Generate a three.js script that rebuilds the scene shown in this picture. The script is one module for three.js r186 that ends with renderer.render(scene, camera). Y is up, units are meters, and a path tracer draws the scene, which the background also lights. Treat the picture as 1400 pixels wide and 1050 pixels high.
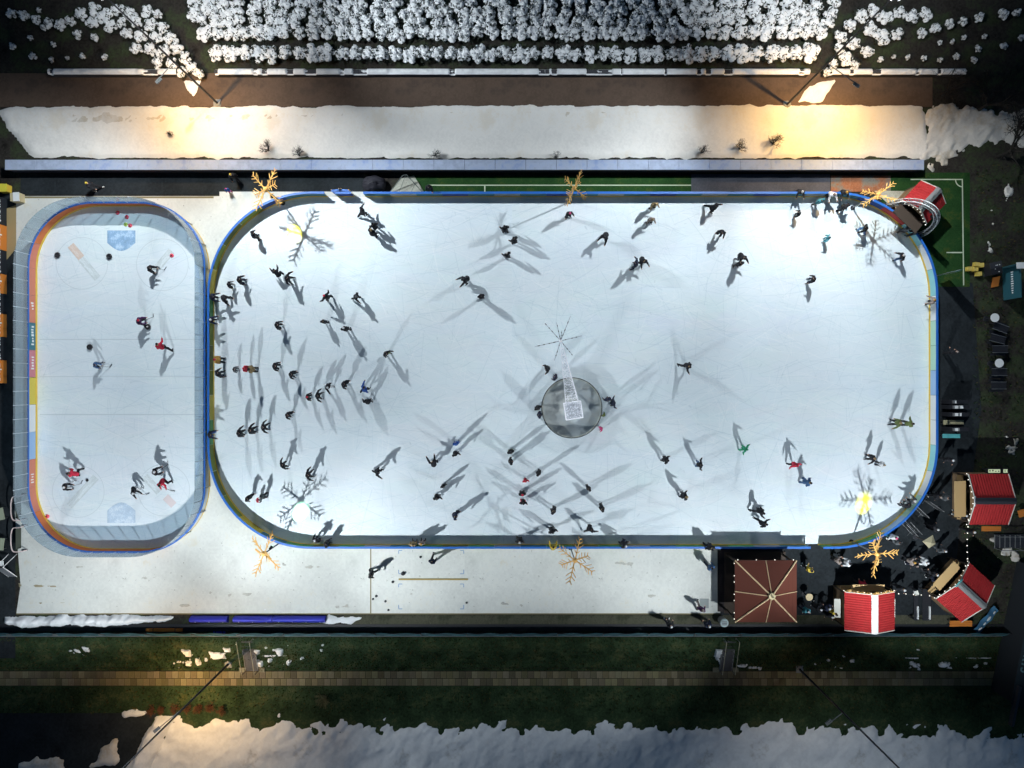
import * as THREE from 'three';
import { mergeGeometries } from 'three/addons/utils/BufferGeometryUtils.js';
import { FontLoader } from 'three/addons/loaders/FontLoader.js';
import { TextGeometry } from 'three/addons/geometries/TextGeometry.js';

// ---------------------------------------------------------------- camera, sky, light, exposure
const CAM_H = 57.3;                 // drone height in metres, looking straight down
const scene = new THREE.Scene();
const camera = new THREE.PerspectiveCamera(58.75, 4 / 3, 0.5, 900);
camera.position.set(0, CAM_H, 0); camera.up.set(0, 0, -1); camera.lookAt(0, 0, 0);

const renderer = new THREE.WebGLRenderer({ antialias: true });
renderer.setSize(1024, 768);
renderer.toneMapping = THREE.LinearToneMapping;
renderer.toneMappingExposure = 1.24;
renderer.shadowMap.enabled = true;

{ // clear winter night sky: an even deep teal-blue
  const w = 64, h = 32, d = new Float32Array(w * h * 4);
  for (let i = 0; i < w * h; i++) { d[i * 4] = 0.006; d[i * 4 + 1] = 0.022; d[i * 4 + 2] = 0.046; d[i * 4 + 3] = 1; }
  const sky = new THREE.DataTexture(d, w, h, THREE.RGBAFormat, THREE.FloatType);
  sky.mapping = THREE.EquirectangularReflectionMapping; sky.needsUpdate = true;
  scene.background = sky; scene.environment = sky;
}
const moon = new THREE.DirectionalLight(0xbfd0ff, 0.03);
moon.position.set(30, 60, -20); moon.castShadow = true; moon.shadow.radius = 2;
moon.shadow.camera.left = moon.shadow.camera.bottom = -60; moon.shadow.camera.right = moon.shadow.camera.top = 60;
scene.add(moon);

// plan: site drawing units (1 unit = 1/16.28 m, origin 700/525) at height h above the ice
const S = 16.28;
const X = (px, h = 0) => (px - 700) / S * (CAM_H - h) / CAM_H;
const Z = (py, h = 0) => (py - 525) / S * (CAM_H - h) / CAM_H;
const V = (px, py, h = 0) => new THREE.Vector3(X(px, h), h, Z(py, h));

// flood-light masts at the four corners of the site; every head is a lamp of its own (lights are added in floodMast)
const FLOOD = new THREE.Color(0.90, 0.965, 1.0), WARM = new THREE.Color(1.0, 0.60, 0.22);
const MASTS = [ // base, base height, lamp height, label, warm lamp strength, warm lamp offset
  { p: [297, 141], y: 0, label: 'tall grey floodlight mast on the brown path, nearest the small hockey rink', warm: 270, off: [-1.2, 1.3] },
  { p: [1076, 143], y: 0, label: 'tall grey floodlight mast on the brown path, nearest the red huts', warm: 400, off: [2.2, 1.5] },
  { p: [312, 908], y: -1.2, label: 'tall grey floodlight mast by the paved path below the blue mats', warm: 260, off: [-2.2, 1.8] },
  { p: [1093, 915], y: -1.2, label: 'tall grey floodlight mast by the paved path below the brown gazebo', warm: 12, off: [-1.0, 0.8] },
];
const MAST_H = 16.4;
// lamp heads of a left-hand and a right-hand mast: aim along the site, aim inward, candela, half beam angle
const HEADS = { left: [[4, 14, 330, 1.1], [22, 14, 1750, 0.45], [-20, 17, 1480, 0.78], [4, 17, 1050, 0.5], [-1, -11, 760, 0.85], [25, -9, 1700, 0.5], [5, 6, 400, 0.6], [17, 11, 570, 0.55]],
  right: [[14, 14, 985, 0.65], [4, -13, 820, 0.85], [4, 15, 760, 0.55], [-17, 14, 990, 0.47], [-9, 11, 820, 0.65], [-2, 18, 600, 0.5], [-17, 2.4, 900, 0.45]] };

// ---------------------------------------------------------------- helpers
let seed = 12345;
const rnd = () => { seed = (seed * 1664525 + 1013904223) >>> 0; return seed / 4294967296; };
const rr = (a, b) => a + (b - a) * rnd();
const lin = (r, g, b) => new THREE.Color().setRGB(r, g, b);
const counts = {};
function numbered(n) { const c = counts[n] = (counts[n] ?? -1) + 1; return c ? `${n}_${String(c).padStart(3, '0')}` : n; }
function shadows(o) { o.castShadow = true; o.receiveShadow = true; return o; }
function mesh(name, geo, mat, parent) { const m = shadows(new THREE.Mesh(Array.isArray(geo) ? merge(geo) : geo, mat)); m.name = parent && parent !== scene ? name : numbered(name); (parent || scene).add(m); return m; }
function merge(list) { if (list.length === 1) return list[0]; return mergeGeometries(list.map(g => { const q = g.index ? g.toNonIndexed() : g; for (const k of Object.keys(q.attributes)) if (!['position', 'normal', 'uv'].includes(k)) q.deleteAttribute(k); if (!q.attributes.uv) q.setAttribute('uv', new THREE.BufferAttribute(new Float32Array(q.attributes.position.count * 2), 2)); return q; })); }
function tag(o, label, category, group) { o.userData.label = label; o.userData.category = category; if (group) o.userData.group = group; return o; }
function thing(name, label, category, pos = [0, 0, 0], turn = 0, group) { const o = new THREE.Group(); o.name = numbered(name); o.position.set(...pos); o.rotation.y = turn; scene.add(o); return tag(o, label, category, group); }
function struct(name, geo, mat) { const m = mesh(name, geo, mat); m.userData.kind = 'structure'; return m; }
const bx = (w, h, d, x = 0, y = 0, z = 0, ry = 0, rx = 0, rz = 0) => { const g = new THREE.BoxGeometry(w, h, d); if (rz) g.rotateZ(rz); if (rx) g.rotateX(rx); if (ry) g.rotateY(ry); return g.translate(x, y, z); };
const cyl = (r0, r1, h, x = 0, y = 0, z = 0, n = 12) => new THREE.CylinderGeometry(r1, r0, h, n).translate(x, y + h / 2, z);
function bar(a, b, r0, r1 = r0, n = 6) { const d = new THREE.Vector3().subVectors(b, a), L = d.length(); const g = new THREE.CylinderGeometry(r1, r0, L, n).translate(0, L / 2, 0); g.applyQuaternion(new THREE.Quaternion().setFromUnitVectors(new THREE.Vector3(0, 1, 0), d.normalize())); return g.translate(a.x, a.y, a.z); }
const v3 = (x, y, z) => new THREE.Vector3(x, y, z);

// value noise
const PERM = new Uint16Array(65536); for (let i = 0; i < 65536; i++) PERM[i] = rnd() * 65535;
const hash = (x, y, w) => PERM[(((y % w + w) % w) * 251 + ((x % w + w) % w) * 7919 + w * 31) & 65535] / 65535;
function vnoise(x, y, w = 4096) { const xi = Math.floor(x), yi = Math.floor(y), fx = x - xi, fy = y - yi, u = fx * fx * (3 - 2 * fx), v = fy * fy * (3 - 2 * fy); return (hash(xi, yi, w) * (1 - u) + hash(xi + 1, yi, w) * u) * (1 - v) + (hash(xi, yi + 1, w) * (1 - u) + hash(xi + 1, yi + 1, w) * u) * v; }
function fbm(x, y, oct = 4, w = 4096) { let s = 0, a = 0.5, t = 0; for (let i = 0; i < oct; i++) { s += a * vnoise(x, y, w); t += a; a *= 0.5; x *= 2; y *= 2; w *= 2; } return s / t; }
const sm = (a, b, x) => { const t = Math.min(1, Math.max(0, (x - a) / (b - a))); return t * t * (3 - 2 * t); };
const l2s = c => c <= 0.0031308 ? c * 12.92 : 1.055 * Math.pow(c, 1 / 2.4) - 0.055;
function tex(n, metres, fn, srgb = true) { const d = new Uint8Array(n * n * 4); for (let j = 0; j < n; j++) for (let i = 0; i < n; i++) { const c = fn(i / n, j / n), o = (j * n + i) * 4; for (let k = 0; k < 3; k++) d[o + k] = Math.max(0, Math.min(255, (srgb ? l2s(Math.max(0, c[k])) : c[k]) * 255)); d[o + 3] = 255; } const t = new THREE.DataTexture(d, n, n); t.wrapS = t.wrapT = THREE.RepeatWrapping; t.magFilter = THREE.LinearFilter; t.minFilter = THREE.LinearMipmapLinearFilter; t.generateMipmaps = true; if (srgb) t.colorSpace = THREE.SRGBColorSpace; t.repeat.set(1 / metres, 1 / metres); t.needsUpdate = true; return t; }
// ground material: base colour with coarse + fine grain and specks
function groundMat(base, amp, metres, { speck = 0, speckCol = [0.05, 0.05, 0.04], n = 512, rough = 0.95, bump = 0, tint = null, tintAt = 0.6, coarse = 6 } = {}) {
  const map = tex(n, metres, (u, v) => { const a = fbm(u * coarse, v * coarse, 4, coarse), b = fbm(u * 64, v * 64, 3, 64); let k = 1 + amp * ((a - 0.5) * 1.6 + (b - 0.5) * 1.2); let c = [base[0] * k, base[1] * k, base[2] * k]; if (tint) { const t = sm(tintAt - 0.08, tintAt + 0.14, a * 0.75 + b * 0.25); c = c.map((q, i) => q * (1 - t) + tint[i] * k * t); } if (speck) { const s = vnoise(u * 160, v * 160, 160) * vnoise(u * 37 + 9, v * 37, 37); if (s > 1 - speck) { c = c.map((q, i) => q * 0.35 + speckCol[i] * 0.65); } } return c; });
  const m = new THREE.MeshPhysicalMaterial({ map, roughness: rough, specularIntensity: 0.2 });
  if (bump) { m.bumpMap = tex(256, metres, (u, v) => { const b = fbm(u * 24, v * 24, 5, 24); return [b, b, b]; }, false); m.bumpScale = bump; }
  return m;
}
const std = (r, g, b, rough = 0.75, extra = {}) => new THREE.MeshStandardMaterial({ color: lin(r, g, b), roughness: rough, ...extra });

// flat sheet from plan points; uv in metres
function sheetGeo(pts, h) { const s = new THREE.Shape(); pts.forEach(([a, b], i) => i ? s.lineTo(X(a, h), -Z(b, h)) : s.moveTo(X(a, h), -Z(b, h))); return new THREE.ShapeGeometry(s).rotateX(-Math.PI / 2).translate(0, h, 0); }
const rectPts = (x0, y0, x1, y1) => [[x0, y0], [x1, y0], [x1, y1], [x0, y1]];
// height field over a plan rectangle; f(px,py) gives the height in metres
function fieldGeo(x0, y0, x1, y1, cell, f, hRef = 0) { const ax = X(x0, hRef), bxx = X(x1, hRef), az = Z(y0, hRef), bz = Z(y1, hRef); const nx = Math.max(2, Math.round((bxx - ax) / cell)), nz = Math.max(2, Math.round((bz - az) / cell)); const P = [], U = [], I = []; for (let j = 0; j <= nz; j++) for (let i = 0; i <= nx; i++) { const x = ax + (bxx - ax) * i / nx, z = az + (bz - az) * j / nz; P.push(x, f(x, z, x0 + (x1 - x0) * i / nx, y0 + (y1 - y0) * j / nz), z); U.push(x, -z); } for (let j = 0; j < nz; j++) for (let i = 0; i < nx; i++) { const a = j * (nx + 1) + i; I.push(a, a + nx + 1, a + 1, a + 1, a + nx + 1, a + nx + 2); } const g = new THREE.BufferGeometry(); g.setAttribute('position', new THREE.Float32BufferAttribute(P, 3)); g.setAttribute('uv', new THREE.Float32BufferAttribute(U, 2)); g.setIndex(I); g.computeVertexNormals(); return g; }
// signed distance (plan units, positive inside) to a polygon
function polySD(pts, x, y) { let d = 1e9, ins = false; for (let i = 0, j = pts.length - 1; i < pts.length; j = i++) { const [ax, ay] = pts[j], [bx_, by] = pts[i]; const ex = bx_ - ax, ey = by - ay, t = Math.max(0, Math.min(1, ((x - ax) * ex + (y - ay) * ey) / (ex * ex + ey * ey || 1))); d = Math.min(d, Math.hypot(x - ax - t * ex, y - ay - t * ey)); if ((ay > y) !== (by > y) && x < (bx_ - ax) * (y - ay) / (by - ay) + ax) ins = !ins; } return ins ? d : -d; }
// lying snow inside a plan polygon: uneven edge, real thickness
function snowGeo(pts, { cell = 0.22, thick = 0.14, rough = 0.1, edge = 6, level = 0, ragged = 10, slope = null } = {}) { let x0 = 1e9, y0 = 1e9, x1 = -1e9, y1 = -1e9; for (const [a, b] of pts) { x0 = Math.min(x0, a); x1 = Math.max(x1, a); y0 = Math.min(y0, b); y1 = Math.max(y1, b); } const m = ragged + 4; return fieldGeo(x0 - m, y0 - m, x1 + m, y1 + m, cell, (x, z, px, py) => { const d = polySD(pts, px, py) + (fbm(x * 1.3 + 40, z * 1.3, 4) - 0.5) * ragged * 2; const t = sm(-edge * 0.3, edge, d); return (slope ? slope(py) : level) - 0.14 + t * (thick + 0.14) + t * rough * ((fbm(x * 0.9, z * 0.9 + 70, 4) - 0.5) * 1.6 + (fbm(x * 5, z * 5, 2) - 0.5) * 0.5); }, level); }

// ---------------------------------------------------------------- materials
const M = {
  ice: null,
  snow: groundMat([0.80, 0.82, 0.84], 0.10, 7, { bump: 0.03, rough: 0.9 }),
  snowDirty: groundMat([0.68, 0.66, 0.62], 0.16, 9, { bump: 0.03, rough: 0.95, tint: [0.52, 0.46, 0.37], tintAt: 0.56, coarse: 4 }),
  snowField: groundMat([0.78, 0.80, 0.82], 0.14, 13, { bump: 0.05, tint: [0.50, 0.50, 0.49], tintAt: 0.66, coarse: 7 }),
  concrete: groundMat([0.66, 0.675, 0.64], 0.14, 10, { speck: 0.22, speckCol: [0.16, 0.16, 0.13], tint: [0.58, 0.56, 0.48], tintAt: 0.66, bump: 0.006 }),
  asphalt: groundMat([0.022, 0.027, 0.031], 0.5, 9, { speck: 0.12, speckCol: [0.07, 0.08, 0.08], rough: 0.85, bump: 0.006 }),
  soil: groundMat([0.040, 0.036, 0.032], 0.7, 8, { tint: [0.034, 0.044, 0.024], tintAt: 0.5 }),
  grass: groundMat([0.032, 0.056, 0.026], 0.8, 7, { tint: [0.055, 0.060, 0.026], tintAt: 0.6, bump: 0.03 }),
  turf: groundMat([0.020, 0.062, 0.018], 0.4, 5, { tint: [0.045, 0.066, 0.015], tintAt: 0.58, bump: 0.01 }),
  clay: groundMat([0.12, 0.085, 0.065], 0.3, 8, { tint: [0.075, 0.055, 0.045], tintAt: 0.55 }),
  paving: groundMat([0.17, 0.15, 0.095], 0.3, 6, {}),
  redMat: groundMat([0.30, 0.13, 0.07], 0.4, 6, { tint: [0.16, 0.15, 0.13], tintAt: 0.5 }),
  gravel: groundMat([0.36, 0.37, 0.32], 0.35, 5, { speck: 0.25, bump: 0.02 }),
  white: std(0.78, 0.80, 0.80, 0.6), offwhite: std(0.62, 0.62, 0.56, 0.7), line: std(0.55, 0.62, 0.45, 0.8),
  black: std(0.012, 0.013, 0.018, 0.6), dark: std(0.03, 0.032, 0.04, 0.6), steel: std(0.30, 0.31, 0.32, 0.45, { metalness: 0.6 }), galv: std(0.22, 0.23, 0.23, 0.6, { metalness: 0.3 }),
  blue: std(0.02, 0.14, 0.52, 0.45), blueDeep: std(0.012, 0.02, 0.42, 0.5), teal: std(0.02, 0.10, 0.13, 0.6), tealLight: std(0.10, 0.42, 0.44, 0.6),
  yellow: std(0.70, 0.48, 0.06, 0.5), gold: std(0.78, 0.44, 0.12, 0.45), tan: std(0.55, 0.37, 0.17, 0.7), orange: std(0.62, 0.20, 0.03, 0.65), wood: std(0.20, 0.13, 0.07, 0.8), woodDark: std(0.05, 0.035, 0.025, 0.8),
  red: groundMat([0.42, 0.032, 0.034], 0.3, 2.3, { tint: [0.33, 0.03, 0.03], tintAt: 0.55, rough: 0.75 }), brown: std(0.16, 0.05, 0.03, 0.75), bark: std(0.02, 0.017, 0.014, 0.95),
  glass: new THREE.MeshPhysicalMaterial({ color: lin(0.74, 0.82, 0.87), transmission: 0.88, roughness: 0.18, thickness: 0, ior: 1.45 }),
};
{ // ice: milky white with skate cuts
  const W = 2048, H = 1024, c = document.createElement('canvas'); c.width = W; c.height = H; const g = c.getContext('2d');
  g.fillStyle = 'rgb(222,234,240)'; g.fillRect(0, 0, W, H);
  for (let i = 0; i < 900; i++) { const x = rr(0, W), y = rr(0, H), r = rr(20, 130), a = rr(0.01, 0.035); g.fillStyle = rnd() < 0.5 ? `rgba(250,252,253,${a})` : `rgba(192,212,222,${a})`; g.beginPath(); g.ellipse(x, y, r, r * rr(0.15, 0.6), rr(-0.3, 0.3), 0, 7); g.fill(); }
  for (let i = 0; i < 9000; i++) { const x = rr(-50, W), y = rr(-50, H), L = rr(20, 150), a = rr(-0.6, 0.6) + (rnd() < 0.25 ? 1.5 : 0); g.strokeStyle = rnd() < 0.55 ? `rgba(255,255,255,${rr(0.08, 0.34)})` : `rgba(150,176,190,${rr(0.05, 0.26)})`; g.lineWidth = rr(0.5, 1.4); g.beginPath(); g.moveTo(x, y); g.quadraticCurveTo(x + Math.cos(a) * L * 0.5, y + Math.sin(a) * L * 0.5 + rr(-12, 12), x + Math.cos(a) * L, y + Math.sin(a) * L); g.stroke(); }
  for (let i = 0; i < 700; i++) { g.fillStyle = `rgba(${rnd() < 0.6 ? '250,252,253' : '150,170,180'},${rr(0.06, 0.25)})`; g.beginPath(); g.ellipse(rr(0, W), rr(0, H), rr(1, 7), rr(0.6, 2), rr(0, 3), 0, 7); g.fill(); }
  const t = new THREE.CanvasTexture(c); t.colorSpace = THREE.SRGBColorSpace; t.wrapS = t.wrapT = THREE.RepeatWrapping; t.repeat.set(1 / 62, 1 / 31);
  M.ice = new THREE.MeshPhysicalMaterial({ map: t, roughness: 0.42, clearcoat: 0.15, clearcoatRoughness: 0.35 });
}

// ---------------------------------------------------------------- ground
struct('ground', new THREE.PlaneGeometry(700, 700).rotateX(-Math.PI / 2).translate(0, -1.30, 0), M.soil);
struct('terrace_ground', fieldGeo(-320, -500, 1720, 868, 2.5, () => -0.05), M.soil);
struct('concrete_apron', sheetGeo([[22, 268], [300, 268], [300, 262], [500, 262], [500, 700], [985, 700], [985, 840], [22, 840], [28, 800], [20, 700]], 0), M.concrete);
struct('asphalt_yard', sheetGeo([[986, 735], [1150, 700], [1240, 560], [1240, 345], [1330, 388], [1342, 560], [1330, 650], [1312, 720], [1300, 862], [986, 862]], -0.012), M.asphalt);
struct('asphalt_lane', sheetGeo(rectPts(28, 232, 497, 266), -0.008), M.asphalt);
struct('asphalt_walkway', sheetGeo(rectPts(-200, 262, 21, 900), -0.02), M.asphalt);
struct('artificial_turf', sheetGeo([[556, 240], [945, 240], [945, 266], [556, 266]], -0.006), M.turf);
struct('artificial_turf', sheetGeo([[1215, 236], [1326, 236], [1326, 392], [1250, 392], [1200, 262]], -0.006), M.turf);
struct('grey_walkway', sheetGeo(rectPts(945, 238, 1135, 267), -0.01), groundMat([0.085, 0.09, 0.11], 0.3, 6, {}));
struct('red_rubber_mat', sheetGeo(rectPts(1136, 240, 1218, 262), -0.004), M.redMat);
struct('gravel_wedge', sheetGeo([[530, 266], [548, 244], [566, 240], [582, 266]], 0.002), M.gravel);
struct('gravel_wedge', sheetGeo([[1195, 261], [1244, 261], [1262, 300], [1238, 300]], 0.002), M.gravel);
struct('kerb_gravel', sheetGeo(rectPts(470, 841, 1320, 855), -0.008), groundMat([0.085, 0.085, 0.06], 0.5, 5, { speck: 0.2, speckCol: [0.3, 0.3, 0.26], tint: [0.035, 0.04, 0.025], tintAt: 0.5 }));
// painted lines on the pitches
struct('pitch_line', [sheetGeo(rectPts(585, 252.5, 945, 253.8), 0), sheetGeo(rectPts(585, 263.4, 945, 264.8), 0), sheetGeo(rectPts(662, 254, 663.6, 263.2), 0)], M.line);
{ const arc = []; for (let i = 0; i <= 12; i++) { const a = Math.PI / 2 * i / 12; arc.push([1316 - 10 * Math.cos(a), 246 + 10 * Math.sin(a)]); } for (let i = 12; i >= 0; i--) { const a = Math.PI / 2 * i / 12; arc.push([1316 - 8.6 * Math.cos(a), 246 + 8.6 * Math.sin(a)]); }
  struct('pitch_line', [sheetGeo([[1245, 244.5], [1316.6, 244.5], [1316.6, 246], [1245, 246]], 0), sheetGeo([[1315, 246.1], [1316.6, 246.1], [1318.4, 390], [1316.8, 390]], 0), sheetGeo(rectPts(1294, 344.4, 1316, 346), 0), sheetGeo(arc, 0)], M.line); }
// joints and marks on the apron
struct('expansion_joint', [sheetGeo(rectPts(506, 750, 507.6, 839), 0.004), sheetGeo(rectPts(22, 838.5, 985, 840), 0.004), sheetGeo(rectPts(30, 268.5, 292, 271), 0.004)], std(0.22, 0.19, 0.10, 0.9));
struct('timber_strip', bx(95 / S, 0.05, 0.13, X(592.5), 0.025, Z(792)), std(0.36, 0.27, 0.09, 0.8));
for (const [x, y, sx, sy] of [[545, 784, 1, -1], [634, 784, -1, -1], [545, 798, 1, 1], [634, 798, -1, 1], [545, 832, 1, -1], [634, 832, -1, -1], [545, 752, 1, 1], [634, 752, -1, 1]])
  struct('corner_mark', [sheetGeo(sx > 0 ? rectPts(x, y, x + 5, y + 1) : rectPts(x - 5, y, x, y + 1), 0.004), sheetGeo(sy > 0 ? rectPts(x - .5, y + 1, x + .5, y + 5) : rectPts(x - .5, y - 5, x + .5, y), 0.0045)], std(0.16, 0.30, 0.50, 0.8));
struct('access_cover', bx(12 / S, 0.02, 13 / S, X(963), 0.012, Z(825)), std(0.28, 0.31, 0.31, 0.8));
// grass bank sloping down to the paved path
const bankY = py => -0.05 - 1.15 * sm(872, 914, py);
struct('grass_bank', fieldGeo(-200, 868, 1600, 917, 0.3, (x, z, px, py) => bankY(py) + 0.06 * (fbm(x * 1.5, z * 1.5, 3) - 0.5), -0.6), M.grass);
struct('lower_lawn', fieldGeo(-250, 914, 1650, 1010, 1.2, (x, z) => -1.24 + 0.03 * (fbm(x, z, 2) - 0.5), -1.2), M.grass);
struct('paved_path', sheetGeo(rectPts(-250, 917, 1650, 938), -1.2), std(0.02, 0.02, 0.014, 0.95));
{ // slabs of the path: too small to pick apart, joined
  const g = bx(0.50, 0.05, 0.58); const n = 2 * 172, im = new THREE.InstancedMesh(g, M.paving, n); const m = new THREE.Matrix4(), c = new THREE.Color(); let k = 0;
  for (let j = 0; j < 2; j++) for (let i = 0; i < 172; i++) { m.makeTranslation(-46 + i * 0.535 + j * 0.2, -1.19 + rr(-0.004, 0.004), Z(922.5 + j * 10, -1.2)); im.setMatrixAt(k, m); const t = rr(0.6, 1.3); im.setColorAt(k++, c.setRGB(t, t * rr(0.94, 1.04), t * rr(0.85, 1.05))); }
  im.name = 'path_slabs'; im.userData.kind = 'stuff'; tag(im, 'two rows of square olive-brown slabs paving the path', 'paving'); shadows(im); scene.add(im); }
// the snow strip, clay path and road round the outside
struct('clay_path', sheetGeo(rectPts(-300, 100, 1275, 146), -0.02), M.clay);
struct('snow_strip', snowGeo([[-10, 150], [25, 144], [1265, 142], [1275, 216], [1200, 217], [40, 217], [20, 190]], { cell: 0.24, thick: 0.1, rough: 0.08, ragged: 4 }), groundMat([0.80, 0.785, 0.75], 0.12, 9, { bump: 0.03, tint: [0.70, 0.66, 0.59], tintAt: 0.6, coarse: 4 }));  // cream tone puts the warm lamp light into the snow colour
struct('snow_strip', snowGeo([[45, 147], [1010, 143], [960, 156], [760, 168], [560, 166], [320, 176], [80, 182]], { cell: 0.25, thick: 0.105, rough: 0.13, ragged: 9, edge: 16 }), M.snowDirty);
struct('snow_patch', snowGeo([[1262, 145], [1310, 140], [1345, 150], [1480, 150], [1480, 195], [1330, 200], [1280, 220], [1262, 215]], { cell: 0.2, ragged: 14, thick: 0.1, rough: 0.25 }), M.snowDirty);
struct('snow_patch', snowGeo([[246, 108], [276, 108], [266, 136]], { ragged: 3, thick: 0.2 }), M.snow);
struct('snow_patch', snowGeo([[1104, 118], [1150, 104], [1124, 141], [1086, 142]], { ragged: 3, thick: 0.12 }), M.snow);
struct('snow_field', snowGeo([[228, 984], [420, 988], [700, 990], [1180, 992], [1290, 1000], [1500, 1006], [1500, 1130], [150, 1130]], { level: -1.22, thick: 0.22, rough: 0.28, ragged: 24, cell: 0.22, edge: 20 }), M.snowField);
struct('road', sheetGeo([[-200, 975], [215, 975], [130, 1130], [-200, 1130]], -1.225), M.asphalt);
struct('snow_bank', snowGeo([[212, 980], [240, 980], [196, 1075], [160, 1075]], { level: -1.22, thick: 0.55, rough: 0.3, ragged: 5 }), M.snow);
struct('snow_bank', snowGeo([[165, 972], [200, 970], [205, 980], [168, 983]], { level: -1.22, thick: 0.25, ragged: 5 }), M.snow);
struct('snow_patch', snowGeo([[20, 1040], [90, 1035], [95, 1060], [20, 1060]], { level: -1.22, thick: 0.2, ragged: 8 }), M.snowDirty);
struct('snow_patch', snowGeo([[150, 1010], [166, 1005], [160, 1050], [120, 1050]], { level: -1.22, thick: 0.2, ragged: 8 }), M.snowDirty);
struct('snow_bank', snowGeo([[6, 842], [70, 841], [240, 842], [235, 850], [150, 855], [30, 859], [4, 853]], { cell: 0.12, thick: 0.4, rough: 0.35, ragged: 5, edge: 7 }), M.snow);
struct('snow_patch', snowGeo([[448, 842], [512, 842], [480, 854], [440, 852]], { cell: 0.14, thick: 0.1, rough: 0.2, ragged: 5 }), M.snow);
for (const pts of [[[24, 797], [80, 799], [140, 801], [80, 805], [26, 804]], [[24, 820], [70, 822], [130, 823], [70, 827], [24, 828]]]) struct('mud_streak', snowGeo(pts, { cell: 0.09, thick: 0.012, rough: 0.02, ragged: 4, edge: 3 }), groundMat([0.36, 0.31, 0.20], 0.3, 3, {}));
{ const slush = groundMat([0.50, 0.50, 0.46], 0.3, 3, { tint: [0.36, 0.34, 0.28], tintAt: 0.6 }); for (const [x, y, w, h] of [[120, 775, 40, 4], [210, 790, 50, 3], [330, 812, 45, 4], [420, 775, 35, 5], [470, 830, 30, 3], [560, 812, 26, 4], [690, 785, 40, 3], [730, 828, 45, 3], [840, 770, 40, 4], [900, 815, 30, 5], [250, 828, 60, 3], [80, 830, 40, 3], [960, 790, 14, 5], [640, 834, 40, 2]]) struct('slush_patch', snowGeo([[x - w, y - h], [x + w * 0.6, y - h * 0.6], [x + w, y + h * 0.4], [x - w * 0.4, y + h]], { cell: 0.1, thick: 0.012, rough: 0.05, ragged: 9, edge: 5 }), slush); }
struct('snow_drift', snowGeo([[270, 838], [380, 836], [480, 815], [470, 800], [440, 812], [360, 832]], { cell: 0.2, thick: 0.06, rough: 0.04, ragged: 8, edge: 14 }), M.snow);
for (const [x, y, a, b] of [[298, 896, 10, 7], [310, 888, 6, 6], [255, 893, 5, 8], [257, 907, 3, 3], [118, 888, 5, 6], [106, 890, 3, 3], [244, 905, 3, 2], [382, 892, 4, 7], [412, 900, 2.5, 2.5], [449, 887, 2, 2], [394, 908, 2, 2], [352, 892, 3, 4], [355, 908, 3, 4], [981, 893, 4, 7], [984, 906, 2, 4], [1014, 911, 6, 2.5], [1039, 914, 2, 2], [1165, 904, 3, 2.5], [1142, 912, 2, 2], [1254, 888, 3.5, 2.5], [1333, 912, 3, 2], [1290, 909, 6, 1.5], [1122, 907, 1.5, 1.5], [1257, 914, 1.5, 2]]) {
  const lv = bankY(y), lump = (cx, cy, p, q) => snowGeo([[cx - p, cy - q], [cx + p, cy - q * 0.7], [cx + p * 0.8, cy + q], [cx - p * 0.7, cy + q * 0.9]], { cell: 0.09, thick: 0.2, rough: 0.2, ragged: 4, edge: 2, level: lv, slope: bankY });
  const gs = [lump(x, y, a * 1.25, Math.max(2.4, b * 1.1))]; for (let k = 0; k < 3 + a / 2; k++) gs.push(lump(x + rr(-1, 1) * (a + 12), Math.min(913, y + rr(-1, 1) * (b + 5)), rr(1.0, 1.8), rr(1.0, 1.7))); struct('snow_patch', gs, M.snow); }
for (const [x, y, a, b] of [[1354, 282, 5, 11], [1358, 309, 3, 6], [1352, 334, 5, 11], [1380, 259, 7, 13], [1374, 752, 8, 10], [1364, 741, 6, 4], [1388, 762, 5, 5], [1390, 605, 4, 4], [1378, 598, 5, 4], [1383, 615, 4, 5], [1292, 222, 5, 3], [1270, 226, 4, 5]])
  struct('snow_patch', snowGeo([[x - a, y - b], [x + a * 0.6, y - b * 0.9], [x + a, y + b], [x - a * 0.8, y + b * 0.8]], { cell: 0.07, thick: 0.12, rough: 0.25, ragged: 11, edge: 3, level: -0.04 }), M.snowDirty);
{ // grass tufts on the bank and beside the path, and behind the huts
  const blade = new THREE.BufferGeometry(); const P = []; for (let k = 0; k < 5; k++) { const a = k * 1.257, s = Math.sin(a), c = Math.cos(a); P.push(-0.012 * c, 0, 0.012 * s, 0.012 * c, 0, -0.012 * s, s * 0.07, 0.13, c * 0.07); } blade.setAttribute('position', new THREE.Float32BufferAttribute(P, 3)); blade.computeVertexNormals();
  const n = 16000, im = new THREE.InstancedMesh(blade, new THREE.MeshPhysicalMaterial({ roughness: 1, specularIntensity: 0.1 }), n), m = new THREE.Matrix4(), c = new THREE.Color(), q = new THREE.Quaternion(), up = v3(0, 1, 0);
  for (let k = 0; k < n; k++) { let px, py, y; const t = rnd(); if (t < 0.6) { px = rr(-30, 1430); py = rr(871, 916); y = bankY(py); } else if (t < 0.8) { px = rr(-30, 1430); py = rr(939, 975); y = -1.23; } else { px = rr(1330, 1440); py = rr(225, 900); y = -0.05; } const s = rr(0.7, 1.8); m.compose(v3(X(px, y), y, Z(py, y)), q.setFromAxisAngle(up, rr(0, 6.28)), v3(s, s, s)); im.setMatrixAt(k, m); const d = rr(0.5, 1.5), dry = rnd() < 0.3; im.setColorAt(k, dry ? c.setRGB(0.090 * d, 0.075 * d, 0.030 * d) : c.setRGB(0.035 * d, 0.065 * d, 0.025 * d)); }
  im.name = 'winter_grass'; im.userData.kind = 'stuff'; tag(im, 'thin winter grass growing on the dark bank and lawn', 'grass'); shadows(im); scene.add(im); }
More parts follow.
